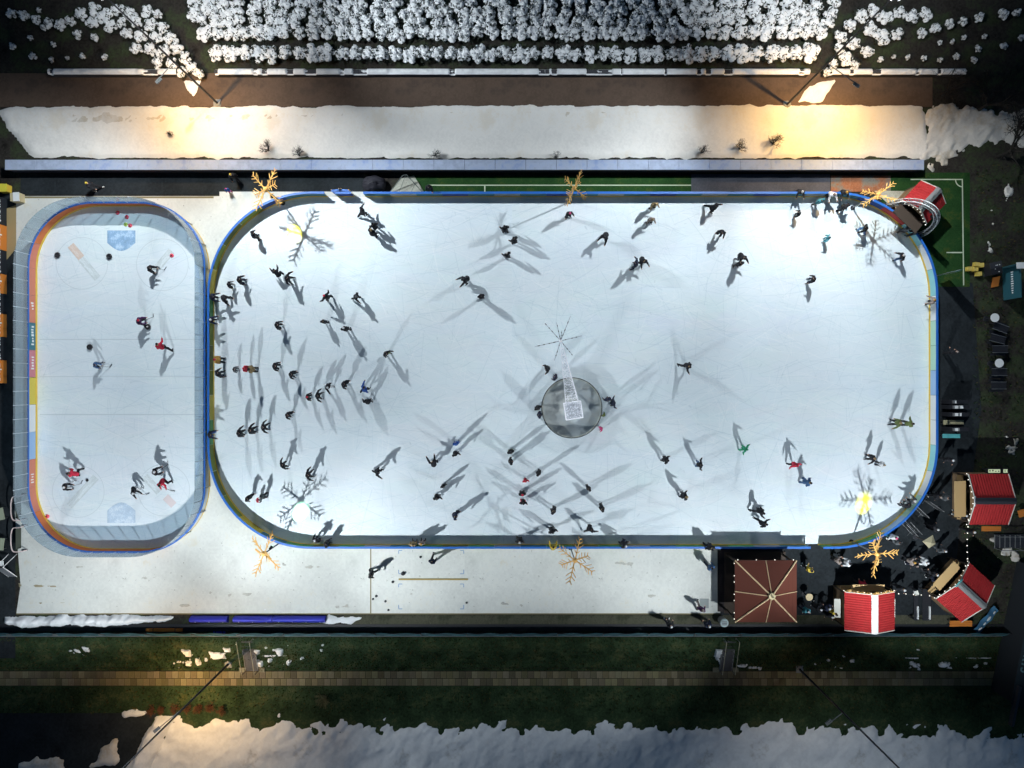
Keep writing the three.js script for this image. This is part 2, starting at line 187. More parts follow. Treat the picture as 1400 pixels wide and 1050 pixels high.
// ---------------------------------------------------------------- ice rinks
function rinkPath(x0, y0, x1, y1, r) { // plan rectangle -> closed path in metres, clockwise seen from above, starting at the left end of the top straight
  const ax = X(x0), bx_ = X(x1), az = Z(y0), bz = Z(y1), P = []; const arc = Math.PI / 2 * r;
  const segs = [{ L: bx_ - ax - 2 * r, f: s => [ax + r + s, az, 0, -1] }, { L: arc, f: s => { const a = -Math.PI / 2 + s / r; return [bx_ - r + r * Math.cos(a), az + r + r * Math.sin(a), Math.cos(a), Math.sin(a)]; } }, { L: bz - az - 2 * r, f: s => [bx_, az + r + s, 1, 0] }, { L: arc, f: s => { const a = s / r; return [bx_ - r + r * Math.cos(a), bz - r + r * Math.sin(a), Math.cos(a), Math.sin(a)]; } }, { L: bx_ - ax - 2 * r, f: s => [bx_ - r - s, bz, 0, 1] }, { L: arc, f: s => { const a = Math.PI / 2 + s / r; return [ax + r + r * Math.cos(a), bz - r + r * Math.sin(a), Math.cos(a), Math.sin(a)]; } }, { L: bz - az - 2 * r, f: s => [ax, bz - r - s, -1, 0] }, { L: arc, f: s => { const a = Math.PI + s / r; return [ax + r + r * Math.cos(a), az + r + r * Math.sin(a), Math.cos(a), Math.sin(a)]; } }];
  const total = segs.reduce((t, q) => t + q.L, 0);
  return { total, segs, ax, az, bx: bx_, bz, r, at(s) { s = (s % total + total) % total; for (const q of segs) { if (s <= q.L) return q.f(s); s -= q.L; } return segs[0].f(0); } };
}
// prism along the path between arc lengths, offsets outward, heights
function ribbon(path, s0, s1, o0, o1, y0, y1) { const n = Math.max(1, Math.ceil((s1 - s0) / 0.55)), P = [], U = [], I = []; for (let i = 0; i <= n; i++) { const s = s0 + (s1 - s0) * i / n, [x, z, nx, nz] = path.at(s); for (const [o, y] of [[o0, y0], [o0, y1], [o1, y1], [o1, y0]]) { P.push(x + nx * o, y, z + nz * o); U.push(s, y + o); } } const ring = [[0, 1], [1, 2], [2, 3], [3, 0]]; for (let i = 0; i < n; i++) for (const [a, b] of ring) { const p = i * 4 + a, q = i * 4 + b; I.push(p, q, p + 4, q, q + 4, p + 4); } const e = n * 4; I.push(0, 2, 1, 0, 3, 2, e, e + 1, e + 2, e, e + 2, e + 3); let g = new THREE.BufferGeometry(); g.setAttribute('position', new THREE.Float32BufferAttribute(P, 3)); g.setAttribute('uv', new THREE.Float32BufferAttribute(U, 2)); g.setIndex(I); g = g.toNonIndexed(); g.computeVertexNormals(); return g; }
function iceGeo(path, h, inset = -0.02) { const s = new THREE.Shape(); const n = 160; for (let i = 0; i < n; i++) { const [x, z, nx, nz] = path.at(path.total * i / n); i ? s.lineTo(x + nx * inset, -(z + nz * inset)) : s.moveTo(x + nx * inset, -(z + nz * inset)); } return new THREE.ShapeGeometry(s).rotateX(-Math.PI / 2).translate(0, h, 0); }
const bigRink = rinkPath(293, 269, 1270, 744, 8.4), smallRink = rinkPath(51, 282, 286, 750, 5.3);
struct('ice', iceGeo(bigRink, 0.012), M.ice); struct('ice', iceGeo(smallRink, 0.012), M.ice);

const AD = { salmon: std(0.58, 0.20, 0.13), orange: std(0.60, 0.17, 0.05), rose: std(0.55, 0.20, 0.24), petrol: std(0.05, 0.17, 0.22), yellow: std(0.62, 0.50, 0.08), white: std(0.66, 0.68, 0.70), sky: std(0.30, 0.45, 0.68), lime: std(0.20, 0.24, 0.035), olive: std(0.13, 0.15, 0.035), aqua: std(0.25, 0.55, 0.60), green: std(0.10, 0.30, 0.10), red: std(0.40, 0.03, 0.03), navy: std(0.02, 0.06, 0.25), grey: std(0.30, 0.32, 0.32), mint: std(0.40, 0.62, 0.50) };
const letterMat = std(0.75, 0.76, 0.76, 0.6);
function boards(path, label, gaps, step, adAt, glass, capMat, marks) {
  const t = thing('rink_boards', label, 'rink boards'); const cuts = [];
  // straight and bent panels: break each segment evenly
  let s = 0; for (const q of path.segs) { const n = Math.max(1, Math.round(q.L / step)); for (let i = 0; i < n; i++) cuts.push([s + q.L * i / n, s + q.L * (i + 1) / n]); s += q.L; }
  let list = cuts; for (const [g0, g1] of gaps) { const out = []; for (const [a, b] of list) { if (b <= g0 || a >= g1) out.push([a, b]); else { if (a < g0 - 0.15) out.push([a, g0]); if (b > g1 + 0.15) out.push([g1, b]); } } list = out; }
  for (const [a, b] of list) {
    mesh('board_panel', ribbon(path, a + 0.012, b - 0.012, 0.0, 0.05, 0.22, 1.0), adAt((a + b) / 2, path), t);
    mesh('kick_strip', ribbon(path, a + 0.004, b - 0.004, -0.02, 0.055, 0.0, 0.217), M.yellow, t);
    mesh('cap_rail', ribbon(path, a + 0.004, b - 0.004, -0.035, 0.14, 1.003, 1.06), capMat, t);
    mesh('support_post', ribbon(path, a + 0.02, a + 0.09, 0.06, 0.13, 0.0, 1.0), M.steel, t);
    if (glass) { const n = Math.max(1, Math.round((b - a) / 1.15)); for (let i = 0; i < n; i++) { const p = a + (b - a) * i / n, q = a + (b - a) * (i + 1) / n; mesh('glass_panel', ribbon(path, p + 0.022, q - 0.022, 0.03, 0.045, 1.062, 2.72), M.glass, t); mesh('glass_clip', ribbon(path, p - 0.017, p + 0.017, 0.02, 0.06, 1.062, 2.74), std_clip, t); } }
  }
  for (const [sc, len, n] of marks) for (let i = 0; i < n; i++) { const a = sc - len / 2 + len * i / n; mesh('panel_lettering', ribbon(path, a + 0.03, a + len / n * rr(0.5, 0.85), -0.012, -0.003, rr(0.42, 0.5), rr(0.62, 0.78)), letterMat, t); }
  return t;
}
const std_clip = std(0.5, 0.56, 0.62, 0.5);
const topS = (path, px) => X(px) - path.ax - path.r;                    // arc length on the top straight
const botS = (path, px) => path.segs.slice(0, 4).reduce((t, q) => t + q.L, 0) + (path.bx - path.r - X(px));
boards(bigRink, 'long low boards with blue cap rail round the public skating rink', [[topS(bigRink, 448), topS(bigRink, 462)], [topS(bigRink, 484), topS(bigRink, 500)], [botS(bigRink, 1118), botS(bigRink, 1101)]], 2.2, (s, path) => {
  const [x, z, nx, nz] = path.at(s); const k = Math.floor(s / 2.2);
  if (nx < -0.5) return [AD.lime, AD.olive, AD.lime, AD.green, AD.yellow][k % 5];
  if (nx > 0.35 && nz < -0.2) return [AD.red, AD.navy, AD.red, AD.aqua, AD.white][k % 5];
  if (nx > 0.5) return [AD.white, AD.aqua, AD.white, AD.mint, AD.sky, AD.white][k % 6];
  if (nz > 0.5) return [AD.green, AD.olive, AD.green, AD.petrol, AD.grey][k % 5];
  return [AD.petrol, AD.navy, AD.petrol, AD.grey][k % 4];
}, false, M.blue, []);
{ const L = smallRink.segs.slice(0, 6).reduce((t, q) => t + q.L, 0); const sy = py => L + (smallRink.bz - smallRink.r - Z(py)); // left straight runs upwards
  boards(smallRink, 'glazed hockey boards with tall bluish panels round the small rink', [], 2.3, (s, path) => { const [x, z, nx] = path.at(s); const py = z * S + 525;
    if (nx < -0.9) { if (py > 440 && py < 477) return AD.petrol; if (py < 515 && py > 477) return AD.rose; if (py > 515 && py < 557) return AD.yellow; if (py > 557 && py < 596) return AD.white; if (py > 596 && py < 635) return AD.sky; return AD.salmon; }
    if (nx < 0.2) return AD.orange; return AD.white; }, true, M.blue, [[sy(459), 1.7, 7], [sy(496), 1.2, 5], [sy(419), 0.7, 3], [sy(652), 0.9, 4]]); }
// markings frozen under the ice of the small rink
function ring(cx, cy, r, w, h) { return new THREE.RingGeometry(r - w, r, 48).rotateX(-Math.PI / 2).translate(X(cx), h, Z(cy)); }
const iceLine = std(0.60, 0.68, 0.72, 0.5), iceBlue = groundMat([0.30, 0.47, 0.68], 0.35, 3, { rough: 0.5, tint: [0.45, 0.6, 0.75], tintAt: 0.55 }), iceGrey = groundMat([0.62, 0.69, 0.71], 0.2, 2, { rough: 0.5, tint: [0.69, 0.76, 0.79], tintAt: 0.5 }), iceOrange = groundMat([0.70, 0.57, 0.49], 0.2, 2, { rough: 0.5, tint: [0.70, 0.64, 0.6], tintAt: 0.55 }), icePink = std(0.74, 0.66, 0.66, 0.5);
struct('ice_line', [sheetGeo(rectPts(54, 463.4, 284, 464.6), 0.016), sheetGeo(rectPts(54, 514.5, 284, 515.3), 0.016), sheetGeo(rectPts(54, 566, 284, 567.4), 0.016)], iceLine);
for (const [x, y, r] of [[112, 360, 2.2], [222, 362, 2.2], [107, 672, 2.2], [224, 670, 2.2]]) struct('face_off_circle', ring(x, y, r, 0.05, 0.018), iceLine);
{ const c = (y0, s) => { const p = [[146.5, y0], [185, y0], [185, y0 + s * 17]]; for (let i = 1; i < 10; i++) p.push([185 - 38.5 * i / 10, y0 + s * (17 + 11 * Math.sin(Math.PI * i / 10))]); p.push([146.5, y0 + s * 17]); return p; };
  struct('goal_crease', sheetGeo(c(315, 1), 0.02), iceBlue); struct('goal_crease', sheetGeo(c(715, -1), 0.02), groundMat([0.50, 0.62, 0.75], 0.25, 3, { rough: 0.5, tint: [0.62, 0.70, 0.78], tintAt: 0.55 })); }
for (const [x, y, a, L, m] of [[104, 344, 50, 1.4, iceOrange], [122, 367, 50, 2.2, iceGrey], [222, 358, -50, 2.4, iceGrey], [113, 672, -47, 3.3, iceGrey], [208, 662, 48, 1.8, iceGrey], [232, 685, 45, 1.0, icePink]]) struct('ice_print', new THREE.PlaneGeometry(L, 0.62).rotateX(-Math.PI / 2).rotateY(-a * Math.PI / 180).translate(X(x), 0.022, Z(y)), m);
// open gate leaves at the two openings
for (const [px, turn, lab] of [[464, 0.12, 'blue gate leaf folded back beside the left opening in the top boards'], [474, -0.12, 'blue gate leaf folded back between the two openings in the top boards']]) { const g = thing('rink_gate', lab, 'gate', [X(px), 0, Z(264.5)], turn); mesh('gate_panel', bx(0.85, 0.85, 0.05, 0, 0.55, 0), M.blue, g); mesh('gate_cap', bx(0.9, 0.05, 0.14, 0, 1.0, 0), M.blue, g); for (const s of [-0.4, 0.4]) mesh('hinge_post', bx(0.06, 1.1, 0.06, s, 0.55, -0.06), M.tan, g); }

// ---------------------------------------------------------------- floodlight masts
const lampGlow = new THREE.MeshStandardMaterial({ color: 0xffffff, emissive: new THREE.Color(0.9, 0.97, 1), emissiveIntensity: 6 }), warmGlow = new THREE.MeshStandardMaterial({ color: 0xffffff, emissive: WARM, emissiveIntensity: 5 });
function addSpot(parent, pos, target, color, intensity, angle, penumbra, radius) { const l = new THREE.SpotLight(color, intensity, 0, angle, penumbra, 2); l.position.copy(pos); l.target.position.copy(target); l.castShadow = true; l.shadow.radius = radius; l.shadow.mapSize.set(2048, 2048); scene.add(l); scene.add(l.target); return l; }
MASTS.forEach((m, i) => {
  const x = X(m.p[0], m.y), z = Z(m.p[1], m.y), inward = z < 0 ? 1 : -1, side = x < 0 ? 1 : -1;
  const t = thing('floodlight_mast', m.label, 'floodlight mast', [x, m.y, z]);
  const H = MAST_H - m.y;
  mesh('base_plate', [cyl(0.32, 0.3, 0.12, 0, 0, 0, 8), bx(0.6, 0.05, 0.6, 0, 0.02, 0)], M.galv, t);
  mesh('pole', cyl(0.1, 0.045, H, 0, 0, 0, 12), M.dark, t);
  mesh('lamp_collar', [cyl(0.1, 0.1, 0.9, 0, H - 0.4, 0, 12)], M.galv, t);
  const top = v3(x, MAST_H, z);
  HEADS[side > 0 ? 'left' : 'right'].forEach(([dx, dz, I, ang], k) => {
    const tg = v3(x + dx, 0, z + inward * dz), az = v3(dx, 0, inward * dz).normalize(), p = top.clone().addScaledVector(az, 0.3).add(v3(0, -0.2 + (k % 3) * 0.2, 0));
    const dir = tg.clone().sub(p).normalize(), q = new THREE.Quaternion().setFromUnitVectors(v3(0, -1, 0), dir);
    const hd = mesh('lamp_head', bx(0.22, 0.16, 0.24), M.dark, t); hd.position.copy(p).sub(v3(x, m.y, z)); hd.quaternion.copy(q);
    mesh('lens', bx(0.18, 0.02, 0.2, 0, -0.092, 0), lampGlow, hd);
    mesh('bracket', bar(v3(0, p.y - m.y, 0), p.clone().sub(v3(x, m.y, z)), 0.03), M.dark, t);
    addSpot(t, p.clone().addScaledVector(dir, 0.13), tg, FLOOD, I * (dz < 0 && i > 1 ? 0.24 : dz < 4 && i > 1 ? 0.5 : 1), ang, 1, 6);
  });
  // warm path lamp on a short arm at four metres
  const lx = m.off[0], lz = m.off[1], ly = 7.2 - m.y * 0.3;
  mesh('lamp_arm', [bar(v3(0, ly + 0.15, 0), v3(lx, ly + 0.1, lz), 0.035)], M.galv, t);
  const h2 = mesh('lamp_head', bx(0.52, 0.1, 0.24), M.galv, t); h2.position.set(lx, ly, lz); h2.rotation.y = Math.atan2(-lz, lx); mesh('lens', bx(0.42, 0.02, 0.18, 0, -0.062, 0), warmGlow, h2);
  addSpot(t, v3(x + lx, m.y + ly - 0.1, z + lz), v3(x + lx, m.y, z + lz + 0.2), WARM, m.warm, 1.32, 1, 6);
});

// ---------------------------------------------------------------- snowflake ornaments on poles with effect lamps
function flakeGeos(R) { const arms = []; for (let k = 0; k < 6; k++) { const a = k * Math.PI / 3, d = v3(Math.cos(a), 0, Math.sin(a)), g = [bar(v3(0, 0, 0), d.clone().multiplyScalar(R), 0.058, 0.042)]; const lift = rr(-0.65, 0.65); for (const [f, L] of [[0.3, 0.36], [0.52, 0.56], [0.74, 0.46], [0.93, 0.34]]) for (const s of [-1, 1]) { const b = a + s * 0.85, p = d.clone().multiplyScalar(R * f); g.push(bar(p, p.clone().add(v3(Math.cos(b), rr(-0.45, 0.45), Math.sin(b)).multiplyScalar(L * R / 1.6)), 0.038, 0.03)); } const am = merge(g), ap = am.attributes.position; for (let i = 0; i < ap.count; i++) ap.setY(i, ap.getY(i) + lift * Math.hypot(ap.getX(i), ap.getZ(i))); am.computeVertexNormals(); arms.push(am); } return arms; }
const flakeArms = flakeGeos(1.62);
for (const [px, py, tx, tz, sp, spot, lab] of [
  [363, 259, 0.25, 0.5, 0.25, [402, 318, [1, 0.92, 0.0], 130], 'golden snowflake ornament on a pole at the top left corner of the big rink'],
  [785, 257, 0.35, 1.05, 0.5, null, 'golden snowflake ornament seen edge-on above the middle of the top boards'],
  [1201, 266, -0.75, 0.5, 0.2, [1160, 318, [0.6, 1, 1], 260], 'golden snowflake ornament on a pole beside the white truss arch'],
  [361, 757, 0.3, 0.7, 0.35, [410, 701, [0.45, 1, 0.6], 260], 'golden snowflake ornament on a pole at the bottom left corner of the big rink'],
  [786, 766, 0.1, 0.6, 0.5, null, 'golden snowflake ornament over the pale concrete below the bottom boards'],
  [1199, 757, 0.35, -0.25, 0.05, [1180, 690, [1, 0.92, 0.0], 110], 'golden snowflake ornament over the dark yard beside the market huts'],
]) {
  const h = 4.05, c = V(px, py, h); const t = thing('snowflake_ornament', lab, 'snowflake', [c.x, 0, c.z]);
  mesh('pole', cyl(0.06, 0.05, h, 0, 0, 0, 8), M.galv, t); mesh('foot', [cyl(0.2, 0.18, 0.06), bx(0.3, 0.1, 0.3, 0, 0.05, 0)], M.dark, t);
  const f = new THREE.Group(); f.name = 'snowflake'; f.position.y = h; f.rotation.set(tx, sp, tz, 'XZY'); t.add(f);
  f.scale.setScalar(py < 300 && px > 700 ? 0.78 : 0.95); for (const a of flakeArms) mesh('arm', a, M.gold, f); mesh('hub', new THREE.OctahedronGeometry(0.24, 1), M.gold, f);
  if (spot) { const tg = V(spot[0], spot[1]), p = v3(c.x, 2.9, c.z), d = tg.clone().sub(p).normalize(); p.addScaledVector(v3(d.x, 0, d.z).normalize(), 0.22); const hd = mesh('effect_lamp', new THREE.CylinderGeometry(0.09, 0.12, 0.3, 12), M.black, t); hd.position.set(p.x - c.x, p.y, p.z - c.z); hd.quaternion.setFromUnitVectors(v3(0, -1, 0), d); mesh('lens', new THREE.CylinderGeometry(0.085, 0.085, 0.02, 12).translate(0, -0.165, 0), new THREE.MeshStandardMaterial({ color: 0xffffff, emissive: new THREE.Color(...spot[2]), emissiveIntensity: 4 }), hd); addSpot(t, p.clone().addScaledVector(d, 0.2), tg, new THREE.Color(...spot[2]), spot[3], 0.19, 0.5, 1.5); }
}

// ---------------------------------------------------------------- comet ornament in its ring on the ice
{ const c = V(781.5, 557.5, 0.5); const t = thing('ring_enclosure', 'round grey enclosure with a thin dark rim on the open ice', 'enclosure', [c.x, 0.014, c.z]);
  mesh('floor_disc', new THREE.CylinderGeometry(2.44, 2.44, 0.03, 48).translate(0, 0.015, 0), groundMat([0.62, 0.65, 0.63], 0.25, 4, { tint: [0.48, 0.53, 0.55], tintAt: 0.5 }), t);
  const n = 12; for (let i = 0; i < n; i++) mesh('ring_panel', new THREE.CylinderGeometry(2.5, 2.5, 0.7, 6, 1, true, i * Math.PI * 2 / n + 0.006, Math.PI * 2 / n - 0.012).translate(0, 0.35, 0), std(0.32, 0.36, 0.36, 0.6, { side: THREE.DoubleSide }), t);
  mesh('rim', new THREE.TorusGeometry(2.5, 0.035, 6, 72).rotateX(Math.PI / 2).translate(0, 0.72, 0), M.dark, t); mesh('inner_rim', new THREE.TorusGeometry(2.42, 0.022, 6, 72).rotateX(Math.PI / 2).translate(0, 0.7, 0), std(0.55, 0.55, 0.45), t); }
{ const led = new THREE.MeshStandardMaterial({ color: lin(0.9, 0.9, 0.95), emissive: lin(0.85, 0.9, 1.0), emissiveIntensity: 0.14, roughness: 0.5 }), frame = std(0.30, 0.32, 0.38, 0.5);
  const base = V(783.5, 561, 0.3), tip = V(766.5, 466, 3.4); const t = thing('comet_ornament', 'white lit comet ornament leaning from a box up to a thin rayed star', 'light ornament', [base.x, 0.045, base.z]);
  const o = v3(base.x, 0.045, base.z), yaw = 0.15, ax = v3(Math.cos(yaw), 0, -Math.sin(yaw)), az = v3(Math.sin(yaw), 0, Math.cos(yaw));
  const bars = [], stuff = [], pt = (u, y, w) => v3(0, y, 0).addScaledVector(ax, u).addScaledVector(az, w); const e = 0.7;
  const corner = []; for (const y of [0.05, 0.75]) for (const [u, w] of [[-e, -e], [e, -e], [e, e], [-e, e]]) corner.push(pt(u, y, w));
  for (let i = 0; i < 4; i++) { bars.push(bar(corner[i], corner[(i + 1) % 4], 0.03), bar(corner[4 + i], corner[4 + (i + 1) % 4], 0.032), bar(corner[i], corner[4 + i], 0.03)); }
  mesh('box_frame', bars, led, t);
  const tp = tip.clone().sub(o), a0 = [pt(-0.56, 0.75, -0.45), pt(0.56, 0.75, -0.45), pt(0.5, 0.2, -0.68), pt(-0.5, 0.2, -0.68)]; const a1 = [[-.06, .06], [.06, .06], [.06, -.06], [-.06, -.06]].map(([u, y]) => tp.clone().add(v3(u, y, 0)));
  const nk = []; for (let i = 0; i < 4; i++) nk.push(bar(a0[i], a1[i], 0.026, 0.016)); for (let k = 1; k < 9; k++) { const f = k / 9, f2 = (k + 1) / 9; for (let i = 0; i < 4; i++) { const p = a0[i].clone().lerp(a1[i], f), q = a0[(i + 1) % 4].clone().lerp(a1[(i + 1) % 4], f), r2 = a0[(i + 1) % 4].clone().lerp(a1[(i + 1) % 4], f2); nk.push(bar(p, q, 0.016)); if (k < 8) nk.push(bar(p, r2, 0.012)); } }
  mesh('neck_frame', nk, led, t);
  for (let k = 0; k < 1100; k++) { let p; if (k < 480) p = pt(rr(-e, e), rr(0.62, 0.78), rr(-e, e)); else { const f = 1 - Math.sqrt(rr(0.01, 1)); const u = rr(0, 1), w = rr(0, 1); p = a0[0].clone().lerp(a0[1], u).lerp(a0[3].clone().lerp(a0[2], u), w * 0.5).lerp(a1[0].clone().lerp(a1[2], w), f); } const s = rr(0.016, 0.034); stuff.push(new THREE.OctahedronGeometry(s, 0).rotateY(rr(0, 3)).translate(p.x, p.y, p.z)); }
  const greyLed = std(0.50, 0.55, 0.62, 0.6); const bl = mesh('bulb_net', stuff.filter((q, i) => i % 5 > 1), led, t); bl.userData.kind = 'stuff'; const b2 = mesh('unlit_bulb_net', stuff.filter((q, i) => i % 5 < 2), greyLed, t); b2.userData.kind = 'stuff';
  mesh('mesh_panel', [bx(2 * e - 0.1, 0.02, 2 * e - 0.1, 0, 0.56, 0, yaw)], std(0.68, 0.71, 0.75, 0.7), t);
  for (const [x, y, h] of [[731, 474, 3.3], [796, 459, 3.5], [780, 432, 3.5], [758, 493, 3.2], [745, 442, 3.4], [761, 441, 4.6], [783, 486, 2.4], [768, 452, 5.0]]) { const d = V(x, y, h).sub(o), L = d.clone().sub(tp).length(); const n = 10, g = [bar(tp, d, 0.03, 0.014)], d2 = []; for (let i = 2; i < n; i += rnd() < 0.5 ? 2 : 3) d2.push(bar(tp.clone().lerp(d, i / n), tp.clone().lerp(d, (i + rr(0.5, 1)) / n), 0.036, 0.03)); const r = mesh('star_ray', g, frame, t); d2.forEach(q => mesh('dark_clip', q, M.dark, r)); }
  mesh('star_core', new THREE.IcosahedronGeometry(0.16, 0).translate(tp.x, tp.y, tp.z), led, t); void frame; }
// ---------------------------------------------------------------- market huts and gazebo
const bulbMat = new THREE.MeshStandardMaterial({ color: 0xffffff, emissive: new THREE.Color(1, 0.9, 0.75), emissiveIntensity: 0.9 });
const bulbGeo = new THREE.IcosahedronGeometry(0.042, 1);
function bulbs(parent, pts) { for (const p of pts) { const b = mesh('bulb', bulbGeo, bulbMat, parent); b.position.copy(p); } }
// corrugated slope: quad a-b (eave) c-d (ridge), ribs running from eave to ridge or along
function slopeGeo(w, len, th, ribs) { const n = ribs * 4, P = [], U = [], I = []; for (let i = 0; i <= n; i++) { const u = i / n, y = 0.022 * Math.cos(u * ribs * Math.PI * 2); for (const [q, yy] of [[0, y], [1, y], [1, y - th], [0, y - th]]) { P.push((u - 0.5) * w, yy, q * len); U.push(u * w, q * len); } } for (let i = 0; i < n; i++) for (let k = 0; k < 4; k++) { const a = i * 4 + k, b = i * 4 + (k + 1) % 4; I.push(a, b, a + 4, b, b + 4, a + 4); } const e = n * 4; I.push(0, 2, 1, 0, 3, 2, e, e + 1, e + 2, e, e + 2, e + 3); let g = new THREE.BufferGeometry(); g.setAttribute('position', new THREE.Float32BufferAttribute(P, 3)); g.setAttribute('uv', new THREE.Float32BufferAttribute(U, 2)); g.setIndex(I); g = g.toNonIndexed(); g.computeVertexNormals(); return g; }
// hut: local x across the ridge, z along the ridge (front gable at -z)
function hut(label, c, turn, W, L, m1, m2, ridgeMat, opt = {}) {
  const eave = 2.25, rise = 0.85, t = thing('market_hut', label, 'hut', [c[0], -0.01, c[1]], turn), hw = W / 2 - 0.18, hl = L / 2 - 0.15;
  const plank = [M.wood, std(0.17, 0.11, 0.06, 0.8), std(0.23, 0.15, 0.08, 0.8)];
  let k = 0; for (const s of [-1, 1]) { for (let i = 0; i < 8; i++) mesh('plank', bx(0.04, 0.265, 2 * hl, s * hw, 0.15 + i * 0.275, 0), plank[k++ % 3], t); }
  for (let i = 0; i < 8; i++) mesh('plank', bx(2 * hw - 0.05, 0.265, 0.04, 0, 0.15 + i * 0.275, hl), plank[k++ % 3], t);
  for (let i = 0; i < 4; i++) mesh('plank', bx(2 * hw - 0.05, 0.265, 0.04, 0, 0.15 + i * 0.275, -hl), plank[k++ % 3], t);
  mesh('floor', bx(2 * hw, 0.06, 2 * hl, 0, 0.03, 0), M.woodDark, t); mesh('counter', bx(2 * hw - 0.1, 0.06, 0.5, 0, 1.15, -hl - 0.12), M.tan, t);
  for (const sx of [-1, 1]) for (const sz of [-1, 1]) mesh('corner_post', bx(0.1, 2.25, 0.1, sx * (hw + 0.01), 1.125, sz * (hl + 0.01)), M.woodDark, t);
  for (const s of [-1, 1]) { const sh = new THREE.Shape([new THREE.Vector2(-hw, 0), new THREE.Vector2(hw, 0), new THREE.Vector2(0, rise * 0.9)]); mesh('gable', new THREE.ExtrudeGeometry(sh, { depth: 0.04, bevelEnabled: false }).translate(0, eave - 0.02, s * hl - 0.02), M.wood, t); }
  const sl = Math.hypot(W / 2, rise), an = Math.atan2(rise, W / 2);
  for (const [s, mt] of [[-1, m1], [1, m2]]) { const g = slopeGeo(L, sl, 0.05, opt.ribs || 16); g.rotateX(-an); g.rotateY(s < 0 ? Math.PI / 2 : -Math.PI / 2); g.translate(s * W / 2, eave, 0); mesh('roof_slope', g, mt, t); }
  mesh('ridge_cap', [bx(0.34, 0.05, L + 0.06, -0.1, eave + rise + 0.015, 0, 0, 0, 0.35), bx(0.34, 0.05, L + 0.06, 0.1, eave + rise + 0.012, 0, 0, 0, -0.35)], ridgeMat, t);
  for (const s of [-1, 1]) mesh('verge_board', [bar(v3(-W / 2, eave, s * (L / 2 + 0.02)), v3(0, eave + rise, s * (L / 2 + 0.02)), 0.045), bar(v3(W / 2, eave, s * (L / 2 + 0.02)), v3(0, eave + rise, s * (L / 2 + 0.02)), 0.045)], M.offwhite, t);
  if (opt.awning) { const [aw, ad, am] = opt.awning; mesh('awning', bx(aw, 0.06, ad, 0, 2.05, -L / 2 - ad / 2 - 0.06, 0, 0.14), am, t); for (const s of [-1, 1]) mesh('awning_strut', bar(v3(s * (aw / 2 - 0.1), 1.2, -hl), v3(s * (aw / 2 - 0.1), 2.0, -L / 2 - ad * 0.9), 0.03), M.woodDark, t); }
  if (opt.sign) mesh('round_sign', [new THREE.CylinderGeometry(0.42, 0.42, 0.06, 24).rotateX(Math.PI / 2 - 0.7).translate(0, eave + rise + 0.1, -L / 2 - 0.12)], opt.sign, t);
  if (opt.side) for (const s of opt.side) mesh('side_flap', bx(0.5, 0.05, L * 0.5, s * (W / 2 + 0.22), 1.5, 0.02, 0, 0, -s * 0.12), M.offwhite, t);
  const pts = []; const n = 9; for (let i = 0; i <= n; i++) { const u = (i / n - 0.5) * W; pts.push(v3(u, eave + rise * (1 - Math.abs(u) / (W / 2)) - 0.08, -L / 2 - 0.1)); } bulbs(t, pts);
  if (opt.fringe) { const g = []; for (let i = 0; i < 90; i++) { const u = rr(-0.5, 0.5) * W, y = eave + rise * (1 - Math.abs(u) / (W / 2)); const p = v3(u, y + 0.02, -L / 2 - 0.02); g.push(bar(p, p.clone().add(v3(rr(-0.1, 0.1), rr(-0.1, 0.12), -rr(0.08, 0.3))), 0.018, 0.008, 4)); } mesh('straw_fringe', g, M.gold, t); }
  return t;
}
const roofH = 2.7;
{ const c = V(1193, 838, roofH); hut('red roofed market hut with a wide white ridge and straw fringe', [c.x, c.z], 0, 4.05, 3.05, M.red, M.red, M.white, { ribs: 16, fringe: true, side: [-1, 1], awning: [2.6, 0.5, M.tan] }); }
{ const c = V(1357, 684, roofH); hut('red roofed hut with tan awning and round white sign by the footbridge', [c.x, c.z], Math.PI / 2, 4.1, 3.2, M.red, M.red, M.dark, { ribs: 15, awning: [2.9, 1.0, M.tan], sign: M.white }); }
{ const c = V(1325, 812, roofH); hut('diagonal red roofed hut with tan awning and round teal sign', [c.x, c.z], Math.PI * 0.265, 4.0, 2.75, M.red, M.red, M.galv, { ribs: 14, awning: [2.5, 0.85, M.tan], sign: M.tealLight }); }
{ const c = V(1268, 274, roofH); hut('small red roofed hut behind the white truss arch on the turf', [c.x, c.z], Math.PI * 0.76, 2.75, 2.2, M.red, M.red, M.galv, { ribs: 10, awning: [2.5, 1.1, M.woodDark] }); }
